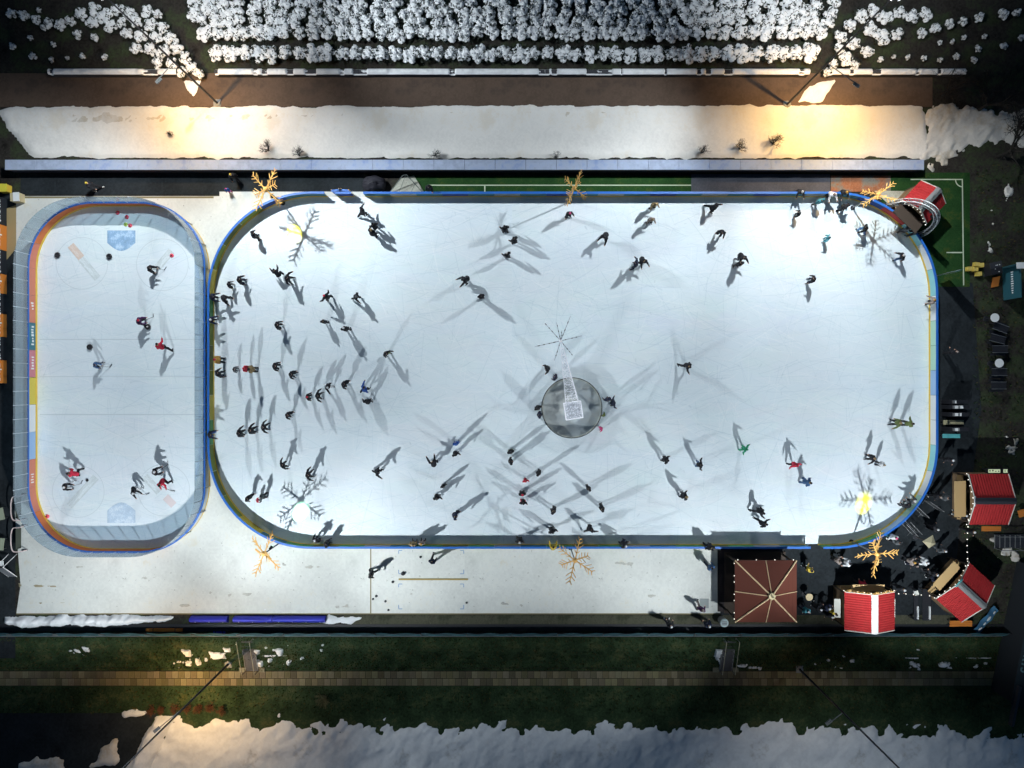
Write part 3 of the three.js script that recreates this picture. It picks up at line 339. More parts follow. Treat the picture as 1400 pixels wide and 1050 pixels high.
{ // gazebo
  const eave = 2.5, rise = 1.3, e = V(1047, 808.5, eave), w = 84.5 / S * (CAM_H - eave) / CAM_H / 2; const t = thing('gazebo', 'square brown roofed gazebo with eight pale ribs meeting at a hub', 'gazebo', [e.x, -0.01, e.z]);
  const A = v3(0, eave + rise, 0), P = [[-w, -w], [0, -w], [w, -w], [w, 0], [w, w], [0, w], [-w, w], [-w, 0]].map(([x, z]) => v3(x, eave + (x && z ? 0 : 0.02), z));
  const rm = [std(0.095, 0.022, 0.012, 0.95), std(0.085, 0.020, 0.011, 0.95), std(0.102, 0.025, 0.013, 0.95)];
  for (let i = 0; i < 8; i++) { const a = P[i], b = P[(i + 1) % 8], pos = [], N = 12; const lift = v3(0, 0.012, 0); for (let k = 0; k < N; k++) { const p = a.clone().lerp(A, k / N), q = b.clone().lerp(A, k / N), p2 = a.clone().lerp(A, (k + 1) / N), q2 = b.clone().lerp(A, (k + 1) / N); const l = k % 2 ? lift : v3(0, 0, 0); const pl = p.add(l), ql = q.add(l), pm = p2.add(l), qm = q2.add(l); pos.push(...pl.toArray(), ...pm.toArray(), ...ql.toArray(), ...ql.toArray(), ...pm.toArray(), ...qm.toArray()); } const g = new THREE.BufferGeometry(); g.setAttribute('position', new THREE.Float32BufferAttribute(pos, 3)); g.computeVertexNormals(); const mt = rm[i % 3].clone(); mt.side = THREE.DoubleSide; mesh('roof_segment', g, mt, t); mesh('roof_rib', bar(P[i].clone().add(v3(0, 0.03, 0)), A.clone().add(v3(0, 0.03, 0)), i % 2 ? 0.035 : 0.055), std(0.62, 0.46, 0.27, 0.7), t); }
  mesh('hub', [cyl(0.3, 0.26, 0.14, 0, eave + rise - 0.05, 0, 8), cyl(0.1, 0.02, 0.35, 0, eave + rise + 0.05, 0, 8)], std(0.50, 0.42, 0.25), t);
  for (const i of [0, 2, 4, 6]) mesh('post', bx(0.13, eave, 0.13, P[i].x * 0.94, eave / 2, P[i].z * 0.94), M.woodDark, t);
  for (let i = 0; i < 8; i++) { const a = P[i], b = P[(i + 1) % 8]; mesh('eave_beam', bar(a.clone().multiply(v3(.985, 1, .985)).add(v3(0, -.08, 0)), b.clone().multiply(v3(.985, 1, .985)).add(v3(0, -.08, 0)), 0.05), M.woodDark, t); }
  const pts = []; for (let k = 0; k < 10; k++) { if (k % 3 !== 1) pts.push(v3(-w - 0.04, eave - 0.02, -w + 2 * w * (k + 0.5) / 10)); if (k % 3 === 0) pts.push(v3(-w + 2 * w * (k + 0.5) / 10, eave - 0.02, -w - 0.04)); } bulbs(t, pts);
  mesh('deck', bx(2 * w + 0.2, 0.08, 2 * w + 0.2, 0, 0.04, 0), M.woodDark, t); }
struct('dark_strip', bx(24 / S, 0.05, 84 / S, X(993), 0.03, Z(794)), std(0.018, 0.012, 0.014, 0.8));  // thin near-black strip along the left side of the gazebo
// truss arch
{ const a = V(1212, 282), b = V(1256, 322), mid = a.clone().add(b).multiplyScalar(0.5), R = a.distanceTo(b) / 2, dx = b.clone().sub(a).normalize(), nrm = v3(-dx.z, 0, dx.x); const t = thing('truss_arch', 'white lattice truss arch standing at the corner of the rink', 'arch', [mid.x, 0, mid.z]); const H = 4.1;
  const at = (u, o, s) => { const an = Math.PI * u; const r = R + o; return dx.clone().multiplyScalar(-Math.cos(an) * r).addScaledVector(v3(0, 1, 0), Math.sin(an) * (H + o)).addScaledVector(nrm, s); };
  const n = 22; for (const [o, s] of [[-0.16, -0.16], [0.16, -0.16], [0.16, 0.16], [-0.16, 0.16]]) { const g = []; for (let i = 0; i < n; i++) g.push(bar(at(i / n, o, s), at((i + 1) / n, o, s), 0.032)); mesh('chord', g, M.white, t); }
  const w = []; for (let i = 0; i <= n; i++) { const q = [[-0.16, -0.16], [0.16, -0.16], [0.16, 0.16], [-0.16, 0.16]].map(([o, s]) => at(i / n, o, s)); const q2 = i < n ? [[-0.16, -0.16], [0.16, -0.16], [0.16, 0.16], [-0.16, 0.16]].map(([o, s]) => at((i + 1) / n, o, s)) : null; for (let k = 0; k < 4; k++) { w.push(bar(q[k], q[(k + 1) % 4], 0.02, 0.02, 5)); if (q2) w.push(bar(q[k], q2[(k + 1) % 4], 0.02, 0.02, 5)); } } mesh('lattice', w, M.steel, t);
  for (const s of [-1, 1]) mesh('base_plate', bx(0.6, 0.05, 0.6, dx.x * R * s, 0.03, dx.z * R * s), M.dark, t);
  for (const u of [0.45, 0.56, 0.66]) { const p = at(u, -0.35, 0); mesh('lamp_can', [new THREE.CylinderGeometry(0.1, 0.14, 0.3, 10).rotateX(0.5).translate(p.x, p.y, p.z)], M.black, t); } }
// ---------------------------------------------------------------- yard furniture
function box(name, label, cat, px, py, w, h, d, mat, turn = 0, group, y = -0.01) { const t = thing(name, label, cat, [X(px), y, Z(py)], turn, group); return [t, mat, w, h, d]; }
function table(label, px, py, w, d, h, mat, turn = 0, name = 'table', cat = 'table', group) { const t = thing(name, label, cat, [X(px), -0.01, Z(py)], turn, group); const n = Math.max(2, Math.round(d / 0.16)); for (let i = 0; i < n; i++) mesh('board', bx(w, 0.04, d / n - 0.012, 0, h, (i + 0.5) * d / n - d / 2), mat, t); for (const sx of [-1, 1]) for (const sz of [-1, 1]) mesh('leg', bx(0.06, h, 0.06, sx * (w / 2 - 0.08), h / 2, sz * (d / 2 - 0.07)), M.black, t); return t; }
function roundTable(label, px, py, r, h, mat, group) { const t = thing('standing_table', label, 'table', [X(px), -0.01, Z(py)], 0, group); mesh('table_top', [new THREE.CylinderGeometry(r, r, 0.04, 24).translate(0, h, 0)], mat, t); mesh('stem', cyl(0.05, 0.04, h, 0, 0, 0, 10), M.black, t); mesh('foot', cyl(r * 0.7, r * 0.6, 0.05, 0, 0, 0, 16), M.black, t); return t; }
roundTable('round white standing table in the dark yard beside the upper benches', 1348, 436, 0.36, 1.08, M.white);
roundTable('round white standing table with a dark stain between two benches', 1354, 497, 0.36, 1.08, M.white);
roundTable('round cream standing table close to the gazebo', 1099, 811, 0.3, 1.08, std(0.62, 0.50, 0.30));
for (const [px, py, tn, lab] of [[1360, 449, -0.35, 'black bench set slanting below the upper white table'], [1356, 464, -0.25, 'black bench set second from the upper white table'], [1359, 478, 0, 'black bench set above the lower white table'], [1358, 509, 0, 'black bench set just below the lower white table'], [1357, 527, 0, 'black bench set lowest in the row by the lawn']]) { const t = table(lab, px, py, 1.25, 0.55, 0.74, M.black, tn, 'bench_set', 'bench', 'benches by the lawn'); for (const s of [-1, 1]) { mesh('seat', bx(1.25, 0.04, 0.2, 0, 0.44, s * 0.42), M.black, t); mesh('metal_edge', bx(1.28, 0.05, 0.03, 0, 0.75, s * 0.292), M.steel, t); } }
// skate racks along the boards
for (const [py, lab, n] of [[549, 'black skate rack uppermost of the row behind the right boards', 2], [556, 'black skate rack with a bundle of white skates', 6], [566, 'black skate rack with white skates above the tan bench', 5], [586, 'black skate rack between the tan and the turquoise bench', 4]]) { const t = thing('skate_rack', lab, 'rack', [X(1300), -0.01, Z(py)], 0, 'skate racks behind the boards'); for (const y of [0.25, 0.65, 1.05]) mesh('shelf', bx(1.55, 0.03, 0.32, 0, y, 0), M.black, t); for (const s of [-1, 1]) mesh('side_panel', bx(0.04, 1.15, 0.34, s * 0.8, 0.575, 0), M.black, t); for (let i = 0; i < n; i++) mesh('skate', [bx(0.08, 0.16, 0.24, -0.5 + i * 0.14, 1.16, 0), bx(0.02, 0.04, 0.26, -0.5 + i * 0.14, 1.085, 0)], i % 3 ? M.white : M.steel, t); }
table('tan wooden bench behind the right boards', 1299, 577, 1.7, 0.4, 0.46, std(0.36, 0.33, 0.2), 0, 'bench', 'bench'); table('turquoise bench behind the right boards', 1296, 595.5, 1.45, 0.36, 0.46, M.tealLight, 0, 'bench', 'bench');
// black tables with white cups between the huts
for (const [px, w, lab] of [[1243.5, 0.36, 'narrow black table with a line of white cups beside the red hut'], [1258, 0.72, 'wide black table with a line of white cups between the huts']]) { const t = table(lab, px, 822, w, 2.6, 0.95, M.black, 0); for (let i = 0; i < 13; i++) { const c = mesh('cup', cyl(0.05, 0.06, 0.14, w * 0.25, 0.97, 0.15 + i * 0.08, 8), M.white, t); void c; } }
{ const t = thing('white_carton', 'small white carton lying on the wide black table', 'carton', [X(1252, 1), 0.965, Z(810, 1)], 0.3); mesh('carton', bx(0.28, 0.16, 0.34, 0, 0.08, 0), M.white, t); mesh('lid', bx(0.3, 0.03, 0.36, 0, 0.17, 0), M.offwhite, t); }
{ const t = table('bright orange bench below the diagonal hut', 1309, 850, 1.85, 0.5, 0.46, M.orange, 0, 'bench', 'bench'); void t; }
{ const t = table('orange serving board along the side of the footbridge hut', 1344, 719.5, 1.6, 0.42, 1.0, M.orange, 0, 'serving_board', 'counter'); void t; }
table('small orange crate table beyond the footbridge hut', 1392, 700, 0.7, 0.6, 0.5, M.orange, 0.3, 'crate_table', 'table');
// beige canopy, tilted
{ const t = thing('canvas_parasol', 'small beige canvas parasol tilted over the yard by the rink corner', 'parasol', [X(1252, 0), -0.01, Z(734, 0)], 0.5); const sh = []; const c = v3(0, 2.2, 0), q = [v3(-0.5, 1.95, -0.35), v3(0.48, 2.0, -0.42), v3(0.4, 1.85, 0.4), v3(-0.2, 1.75, 0.5)]; for (let i = 0; i < 4; i++) { const a = q[i], b = q[(i + 1) % 4]; sh.push(...a.toArray(), ...c.toArray(), ...b.toArray()); } const g = new THREE.BufferGeometry(); g.setAttribute('position', new THREE.Float32BufferAttribute(sh, 3)); g.computeVertexNormals(); mesh('canopy', g, std(0.34, 0.31, 0.2, 0.9, { side: THREE.DoubleSide }), t); mesh('pole', cyl(0.03, 0.03, 2.2, 0, 0, 0, 8), M.woodDark, t); mesh('base', cyl(0.25, 0.22, 0.08, 0, 0, 0, 12), M.dark, t); for (const p of q) mesh('rib', bar(v3(0, 2.17, 0), p.clone().add(v3(0, -0.02, 0)), 0.012), M.woodDark, t); }
// crowd barriers standing behind the boards at the lower right corner
for (const [px, py, tn, lab] of [[1271, 690, -0.62, 'silver crowd barrier running down from the boards at the rink corner'], [1252, 697, -0.75, 'silver crowd barrier propped beside the leaning spectators'], [1243, 719, -0.8, 'silver crowd barrier with a green cloth near the rink corner'], [1238, 722, -0.8, 'silver crowd barrier nearest the dark yard snowflake']]) { const t = thing('crowd_barrier', lab, 'barrier', [X(px), -0.01, Z(py)], tn, 'barriers by the rink corner'); mesh('rail', [bar(v3(-0.7, 1.05, 0), v3(0.7, 1.05, 0), 0.025), bar(v3(-0.7, 0.2, 0), v3(0.7, 0.2, 0), 0.02)], M.steel, t); for (let i = 0; i < 9; i++) mesh('bar', bar(v3(-0.7 + i * 0.175, 0.2, 0), v3(-0.7 + i * 0.175, 1.05, 0), 0.012), M.steel, t); for (const s of [-1, 1]) mesh('foot', bar(v3(s * 0.55, 0.02, -0.3), v3(s * 0.55, 0.02, 0.3), 0.02), M.steel, t); for (const s of [-1, 1]) mesh('leg', bar(v3(s * 0.55, 0, 0), v3(s * 0.55, 0.2, 0), 0.02), M.steel, t); }
// flags and banners
function flag(label, px, py, h, w, mat, turn, marks) { const t = thing('feather_flag', label, 'flag', [X(px), -0.02, Z(py)], turn); mesh('pole', cyl(0.03, 0.02, h, 0, 0, 0, 8), M.steel, t); mesh('base', bx(0.5, 0.05, 0.5, 0, 0.03, 0), M.dark, t); const g = new THREE.PlaneGeometry(w, h * 0.8, 6, 12); const p = g.attributes.position; for (let i = 0; i < p.count; i++) { p.setZ(i, 0.06 * Math.sin(p.getY(i) * 3 + p.getX(i) * 4)); } g.computeVertexNormals(); const f = mesh('cloth', g.translate(w / 2 + 0.03, h * 0.58, 0), mat, t); for (let i = 0; i < marks; i++) mesh('print_stroke', bx(w * rr(0.15, 0.35), h * 0.022, 0.01, w * 0.5, h * (0.3 + 0.55 * i / marks), 0.1), M.white, f); return t; }
flag('tall teal advertising flag with pale print behind the upper right boards', 1277, 378, 3.4, 0.85, std(0.04, 0.24, 0.34, 0.8, { side: THREE.DoubleSide }), 0.25, 7);
{ const t = thing('display_stand', 'white topped display stand with a teal printed panel by the lawn', 'display stand', [X(1364), -0.04, Z(388)], 0.03); mesh('side_panel', bx(0.08, 2.0, 2.6, 0.5, 1.0, 0.1), M.teal, t); mesh('back_panel', bx(0.9, 2.2, 0.06, 0.42, 1.1, -1.25), M.teal, t); mesh('top_board', [bx(0.9, 0.06, 0.5, 0.45, 2.25, -1.15), bx(0.3, 0.06, 1.2, 0.8, 2.25, -0.3)], M.white, t); for (let i = 0; i < 10; i++) mesh('print_stroke', bx(0.02, rr(0.12, 0.3), 0.1, 0.45, 1.1, -0.8 + i * 0.19), M.white, t); }
// stack of yellow crates
for (const [px, py, y, lab] of [[1337, 361, 0, 'yellow crate at the top of the heap on the turf edge'], [1343, 362, 0, 'yellow crate in the upper right of the heap on the turf edge'], [1327, 367, 0, 'yellow crate sticking out left from the heap on the turf edge'], [1335, 367.5, 0, 'yellow crate in the middle of the heap on the turf edge'], [1340, 374, 0, 'yellow crate lowest of the heap on the turf edge']]) { const t = thing('crate', lab, 'crate', [X(px, 0.4), -0.005, Z(py, 0.4)], rr(-0.12, 0.12), 'yellow crates on the turf edge'); const cm = std(0.66, 0.50, 0.10, 0.6); for (const s of [-1, 1]) { mesh('side', bx(0.03, 0.36, 0.34, s * 0.18, 0.18, 0), cm, t); mesh('side', bx(0.36, 0.36, 0.03, 0, 0.18, s * 0.155), cm, t); } mesh('bottom', bx(0.33, 0.03, 0.28, 0, 0.03, 0), cm, t); mesh('lid', bx(0.33, 0.02, 0.28, 0, 0.33, 0), std(0.6, 0.47, 0.12), t); }
{ const t = thing('service_trolley', 'black equipment trolley beside the heap of yellow crates', 'trolley', [X(1351), -0.04, Z(369)], 0.2); mesh('body', bx(0.95, 0.8, 1.0, 0, 0.6, 0), M.black, t); mesh('top_tray', bx(1.0, 0.05, 0.5, 0, 1.03, -0.25), M.dark, t); for (const sx of [-1, 1]) for (const sz of [-1, 1]) mesh('wheel', new THREE.CylinderGeometry(0.1, 0.1, 0.06, 12).rotateZ(Math.PI / 2).translate(sx * 0.42, 0.1, sz * 0.42), M.dark, t); for (let i = 0; i < 5; i++) mesh('fitting', new THREE.IcosahedronGeometry(0.05, 0).translate(rr(-0.4, 0.4), 1.05, rr(-0.4, 0.4)), M.white, t); mesh('wood_ramp', bx(0.6, 0.05, 0.9, 0.2, 0.35, 1.1, 0, 0.5), M.orange, t); }
// blue printed banner against the diagonal hut
{ const t = thing('banner', 'blue and white printed banner slumped behind the diagonal hut', 'banner', [X(1345), -0.04, Z(846)], 0.86); const g = new THREE.PlaneGeometry(2.6, 0.85, 20, 6).rotateX(-Math.PI / 2 + 0.35); const p = g.attributes.position; for (let i = 0; i < p.count; i++) p.setY(i, p.getY(i) + 0.35 + 0.07 * Math.sin(p.getX(i) * 5)); g.computeVertexNormals(); mesh('cloth', g, std(0.05, 0.17, 0.30, 0.7, { side: THREE.DoubleSide }), t); mesh('frame', [bar(v3(-1.3, 0.02, 0.45), v3(1.3, 0.02, 0.45), 0.03), bar(v3(-1.3, 0.02, 0.4), v3(-1.3, 0.6, -0.4), 0.025), bar(v3(1.3, 0.02, 0.4), v3(1.3, 0.6, -0.4), 0.025)], M.dark, t); for (const [x, w] of [[-0.95, 0.45], [-0.35, 0.3], [0.2, 0.5], [0.9, 0.3]]) mesh('print_patch', [new THREE.CylinderGeometry(w / 2, w / 2, 0.02, 14).scale(1, 1, 0.5).rotateX(0.35).translate(x, 0.47, 0.02)], M.white, t); }
{ const t = thing('pushchair', 'blue and white pushchair parked at the corner of the diagonal hut', 'pushchair', [X(1273), -0.01, Z(801)], 0.7); mesh('hood', new THREE.SphereGeometry(0.26, 14, 8, 0, Math.PI * 2, 0, Math.PI / 2).scale(1, 0.8, 1.2).translate(0, 0.75, -0.15), std(0.10, 0.32, 0.5, 0.7, { side: THREE.DoubleSide }), t); mesh('seat', bx(0.4, 0.12, 0.7, 0, 0.6, 0), M.white, t); mesh('handle', [bar(v3(-0.2, 0.65, -0.3), v3(-0.2, 1.05, -0.6), 0.02), bar(v3(0.2, 0.65, -0.3), v3(0.2, 1.05, -0.6), 0.02), bar(v3(-0.2, 1.05, -0.6), v3(0.2, 1.05, -0.6), 0.02)], M.steel, t); for (const sx of [-1, 1]) for (const sz of [-1, 1]) { mesh('wheel', new THREE.TorusGeometry(0.11, 0.03, 6, 14).rotateY(Math.PI / 2).translate(sx * 0.22, 0.14, sz * 0.28), M.black, t); mesh('leg', bar(v3(sx * 0.2, 0.14, sz * 0.28), v3(sx * 0.17, 0.58, sz * 0.2), 0.018), M.steel, t); } }
{ const t = thing('waste_bin', 'round pale waste bin with a slotted lid left of the gazebo', 'bin', [X(986), -0.01, Z(847)], 0); mesh('drum', cyl(0.3, 0.34, 0.85, 0, 0, 0, 18), M.galv, t); mesh('lid', [cyl(0.36, 0.3, 0.08, 0, 0.86, 0, 18)], std(0.5, 0.6, 0.62), t); for (let k = 0; k < 3; k++) mesh('slot', bx(0.4, 0.012, 0.05, 0, 0.945, -0.12 + k * 0.12), M.black, t); }
// illuminated menu panels behind the footbridge hut
for (const [px, w, lab] of [[1343, 1.05, 'long pale green lit menu box behind the footbridge hut'], [1358, 0.42, 'short pale green lit menu box behind the footbridge hut']]) { const t = thing('menu_box', lab, 'sign', [X(px), -0.03, Z(641)]); mesh('post', bx(0.08, 1.2, 0.08, 0, 0.6, 0), M.dark, t); mesh('case', bx(w, 0.3, 0.36, 0, 1.3, 0), M.dark, t); mesh('lit_face', bx(w - 0.08, 0.02, 0.28, 0, 1.462, 0), new THREE.MeshStandardMaterial({ color: lin(0.3, 0.35, 0.25), emissive: lin(0.5, 0.6, 0.38), emissiveIntensity: 0.7 }), t); for (let i = 0; i < Math.round(w * 4); i++) mesh('print_stroke', bx(0.1, 0.01, rr(0.05, 0.16), -w / 2 + 0.16 + i * 0.24, 1.478, rr(-0.05, 0.05)), M.dark, t); }
// strings of bulbs
function bulbString(label, a, b, n, sag) { const t = thing('bulb_string', label, 'string lights', [a.x, 0, a.z]); const P = []; for (let i = 0; i <= n; i++) { const u = i / n, p = a.clone().lerp(b, u).sub(v3(a.x, 0, a.z)); p.y -= sag * 4 * u * (1 - u); P.push(p); } const g = []; for (let i = 0; i < n; i++) g.push(bar(P[i], P[i + 1], 0.012, 0.012, 4)); mesh('cable', g, M.black, t); for (const p of P) { const q = mesh('bulb', bulbGeo, bulbMat, t); q.position.copy(p).add(v3(0, -0.03, 0)); q.scale.setScalar(1.1); } for (const e of [a, b]) mesh('pole', cyl(0.04, 0.03, e.y, e.x - a.x, 0, e.z - a.z, 8), M.woodDark, t); }
bulbString('string of white bulbs hung from the footbridge hut to the diagonal hut', V(1325, 712, 2.6), V(1324, 773, 2.6), 7, 0.15);
bulbString('string of white bulbs hung from the red hut to the diagonal hut', V(1229, 812, 2.4), V(1283, 816, 2.4), 5, 0.15);
// footbridge at the right edge
{ const t = thing('footbridge', 'grey metal footbridge with rungs leading off past the footbridge hut', 'footbridge', [X(1358), -0.03, Z(740)]); for (let i = 0; i < 9; i++) mesh('tread', bx(0.36, 0.04, 1.0, 0.25 + i * 0.43, 0.12, 0), M.dark, t); for (let i = 0; i < 9; i++) mesh('rung', bx(0.05, 0.05, 1.1, 0.04 + i * 0.43, 0.15, 0), M.galv, t); for (const s of [-1, 1]) { mesh('handrail', bar(v3(0, 0.95, s * 0.56), v3(3.8, 0.95, s * 0.56), 0.03), M.galv, t); mesh('stringer', bx(3.8, 0.12, 0.06, 1.9, 0.06, s * 0.56), M.dark, t); for (const x of [0.03, 1.9, 3.77]) mesh('post', bar(v3(x, 0, s * 0.56), v3(x, 0.95, s * 0.56), 0.025), M.galv, t); } }
// ---------------------------------------------------------------- lettered boards
const font = await new FontLoader().loadAsync('fonts/droid/droid_sans_bold.typeface.json');
function textGeo(s, size, depth = 0.02) { const g = new TextGeometry(s, { font, size, depth, curveSegments: 3, bevelEnabled: false }); g.computeBoundingBox(); const b = g.boundingBox; return g.translate(-(b.min.x + b.max.x) / 2, -(b.min.y + b.max.y) / 2, 0); }
{ const t = thing('banner_wall', 'long black and orange banner wall with sport lettering along the left edge', 'banner', [X(9, 0), -0.02, 0]);
  const y0s = [[268, 305, 'sport', 0], [305, 340, 'glys', 1], [340, 373, 'sport', 0], [373, 400, 'glys', 1], [400, 428, 'sport', 0], [428, 460, 'glys', 1], [460, 492, 'sport', 0], [492, 524, 'glys', 1]];
  for (const [a, b, s, o] of y0s) { const z0 = Z(a, 1.1), z1 = Z(b, 1.1); const p = mesh('banner_panel', bx(0.05, 1.9, z1 - z0 - 0.02, 0, 1.0, (z0 + z1) / 2), o ? M.orange : std(0.010, 0.014, 0.02, 0.7), t); const g = textGeo(s, s === 'glys' ? 0.62 : 0.56, 0.012); g.rotateZ(Math.PI); g.rotateY(Math.PI / 2); mesh('lettering', g.translate(0.028, 1.05, (z0 + z1) / 2), std(0.72, 0.73, 0.72, 0.7), p); }
  for (let i = 0; i < 9; i++) { const z = Z(268, 1.1) + i * (Z(524, 1.1) - Z(268, 1.1)) / 8; mesh('post', bx(0.08, 2.05, 0.08, -0.08, 1.02, z), M.dark, t); } mesh('top_rail', bx(0.09, 0.06, Z(524, 1.1) - Z(268, 1.1), 0, 1.98, (Z(524, 1.1) + Z(268, 1.1)) / 2), M.dark, t); }
{ const t = thing('sign_building', 'dark flat roofed building with pale SPORTS lettering at the lower right edge', 'building', [X(1404, 2), -0.05, Z(868, 2)], -0.2); mesh('wall', bx(2.0, 3.2, 11, 0.6, 1.6, 0), std(0.005, 0.008, 0.012, 0.9), t); mesh('roof', bx(2.1, 0.1, 11.1, 0.6, 3.25, 0), std(0.004, 0.008, 0.012, 0.9), t); mesh('fascia', bx(0.9, 0.08, 10.8, -0.7, 3.34, 0, 0, 0, 0.3), std(0.005, 0.014, 0.02, 0.9), t); const g = textGeo('SPORTS', 0.62, 0.03); g.rotateX(-Math.PI / 2); g.rotateY(-Math.PI / 2); g.rotateZ(0.3); mesh('lettering', g.translate(-0.7, 3.42, 1.2), std(0.07, 0.15, 0.17, 0.7), t); mesh('parapet', bx(0.2, 0.4, 3.2, -0.9, 3.4, 5.4), M.dark, t); }
// ---------------------------------------------------------------- left edge furniture
for (const [py, lab] of [[695, 'looped white and pink barrier rail, upper of the two by the small rink'], [738, 'looped white and pink barrier rail, lower of the two by the small rink']]) { const t = thing('loop_rail', lab, 'rail', [X(18, 0.9), -0.02, Z(py, 0.9)], 0, 'loop rails at the left edge'); const c = new THREE.CatmullRomCurve3([v3(0.5, 0, -1.05), v3(0.45, 0.9, -1.0), v3(0, 0.95, -0.95), v3(-0.16, 0.95, -0.5), v3(-0.18, 0.95, 0), v3(-0.16, 0.95, 0.5), v3(0, 0.95, 0.95), v3(0.45, 0.9, 1.0), v3(0.5, 0, 1.05)]); mesh('tube', new THREE.TubeGeometry(c, 40, 0.045, 6), std(0.75, 0.60, 0.58, 0.5), t); mesh('panel', bx(0.03, 0.6, 1.7, 0.12, 0.5, 0), std(0.05, 0.06, 0.045, 0.8), t); mesh('foot', [bx(0.5, 0.05, 0.12, 0.3, 0.025, -1.05), bx(0.5, 0.05, 0.12, 0.3, 0.025, 1.05)], M.dark, t); }
{ const t = thing('seat_shell', 'pale green plastic chair pushed against the upper loop rail', 'chair', [X(3), -0.02, Z(702)], 0.2); mesh('seat', bx(0.9, 0.06, 1.0, 0, 0.45, 0), std(0.30, 0.34, 0.25), t); mesh('backrest', bx(0.08, 0.7, 1.0, -0.4, 0.8, 0, 0, 0, 0.2), std(0.33, 0.36, 0.28), t); for (const sx of [-1, 1]) for (const sz of [-1, 1]) mesh('leg', bx(0.05, 0.45, 0.05, sx * 0.38, 0.22, sz * 0.42), M.dark, t); }
{ const t = thing('seat_shell', 'pale green plastic chair pushed against the lower loop rail', 'chair', [X(3), -0.02, Z(742)], -0.1); mesh('seat', bx(0.9, 0.06, 1.0, 0, 0.45, 0), std(0.30, 0.34, 0.25), t); mesh('backrest', bx(0.08, 0.7, 1.0, -0.4, 0.8, 0, 0, 0, 0.2), std(0.33, 0.36, 0.28), t); for (const sx of [-1, 1]) for (const sz of [-1, 1]) mesh('leg', bx(0.05, 0.45, 0.05, sx * 0.38, 0.22, sz * 0.42), M.dark, t); }
{ const t = thing('step_ladder', 'silver step ladder frame at the left edge below the loop rails', 'ladder', [X(17), -0.02, Z(774)], 0); for (const s of [-1, 1]) mesh('stile', [bar(v3(s * 0.35, 0, 0.9), v3(s * 0.3, 1.5, -0.3), 0.035), bar(v3(s * 0.35, 0, -1.0), v3(s * 0.3, 1.5, -0.3), 0.03)], M.white, t); for (let i = 0; i < 6; i++) mesh('step', bx(0.62, 0.04, 0.16, 0, 0.2 + i * 0.22, 0.75 - i * 0.17), M.steel, t); mesh('platform', bx(1.6, 0.05, 0.4, -0.6, 1.3, -0.55), M.white, t); }
{ const t = thing('equipment_box', 'cream box with a white lid at the top left corner of the small rink', 'box', [X(22, 0.5), -0.01, Z(270, 0.5)], 0.05); mesh('body', bx(0.75, 0.7, 0.7, 0, 0.35, 0), std(0.5, 0.42, 0.25), t); mesh('lid', bx(0.5, 0.05, 0.74, 0.15, 0.72, 0), M.white, t); }
{ const t = thing('equipment_box', 'bright yellow box at the left edge above the banner wall', 'box', [X(4, 0.5), -0.01, Z(257, 0.5)], 0); mesh('body', bx(0.75, 0.6, 0.6, 0, 0.3, 0), M.yellow, t); mesh('lid', bx(0.79, 0.05, 0.64, 0, 0.62, 0), std(0.62, 0.55, 0.05), t); }
struct('walkway_boards', sheetGeo([[9, 285], [22, 280], [22, 340], [9, 355]], 0.006), std(0.36, 0.27, 0.13, 0.85));
// blue crash mats lying along the lower edge
for (const [x0, x1, lab] of [[262, 313, 'blue crash mat nearest the snow bank'], [321, 374, 'blue crash mat in the middle of the row on the concrete edge'], [375, 446, 'longest blue crash mat, right end of the row']]) { const t = thing('crash_mat', lab, 'mat', [X((x0 + x1) / 2), 0, Z(845.5)], -0.005, 'blue crash mats along the concrete edge'); const L = (x1 - x0) / S; const sh = new THREE.Shape(); sh.moveTo(-0.2, 0); sh.lineTo(0.24, 0); sh.quadraticCurveTo(0.28, 0.2, 0.1, 0.42); sh.quadraticCurveTo(-0.02, 0.5, -0.1, 0.42); sh.quadraticCurveTo(-0.26, 0.2, -0.2, 0); mesh('pad', new THREE.ExtrudeGeometry(sh, { depth: L - 0.1, bevelEnabled: true, bevelSize: 0.03, bevelThickness: 0.05, bevelSegments: 2, steps: 8 }).translate(0, 0.03, -(L - 0.1) / 2).rotateY(-Math.PI / 2), M.blueDeep, t); for (let i = 0; i < Math.max(2, Math.round(L / 1.2)); i++) mesh('eyelet', new THREE.TorusGeometry(0.04, 0.015, 5, 10).rotateX(Math.PI / 2 - 0.6).translate(-L / 2 + 0.5 + i * 1.15, 0.42, 0.15), M.white, t); }
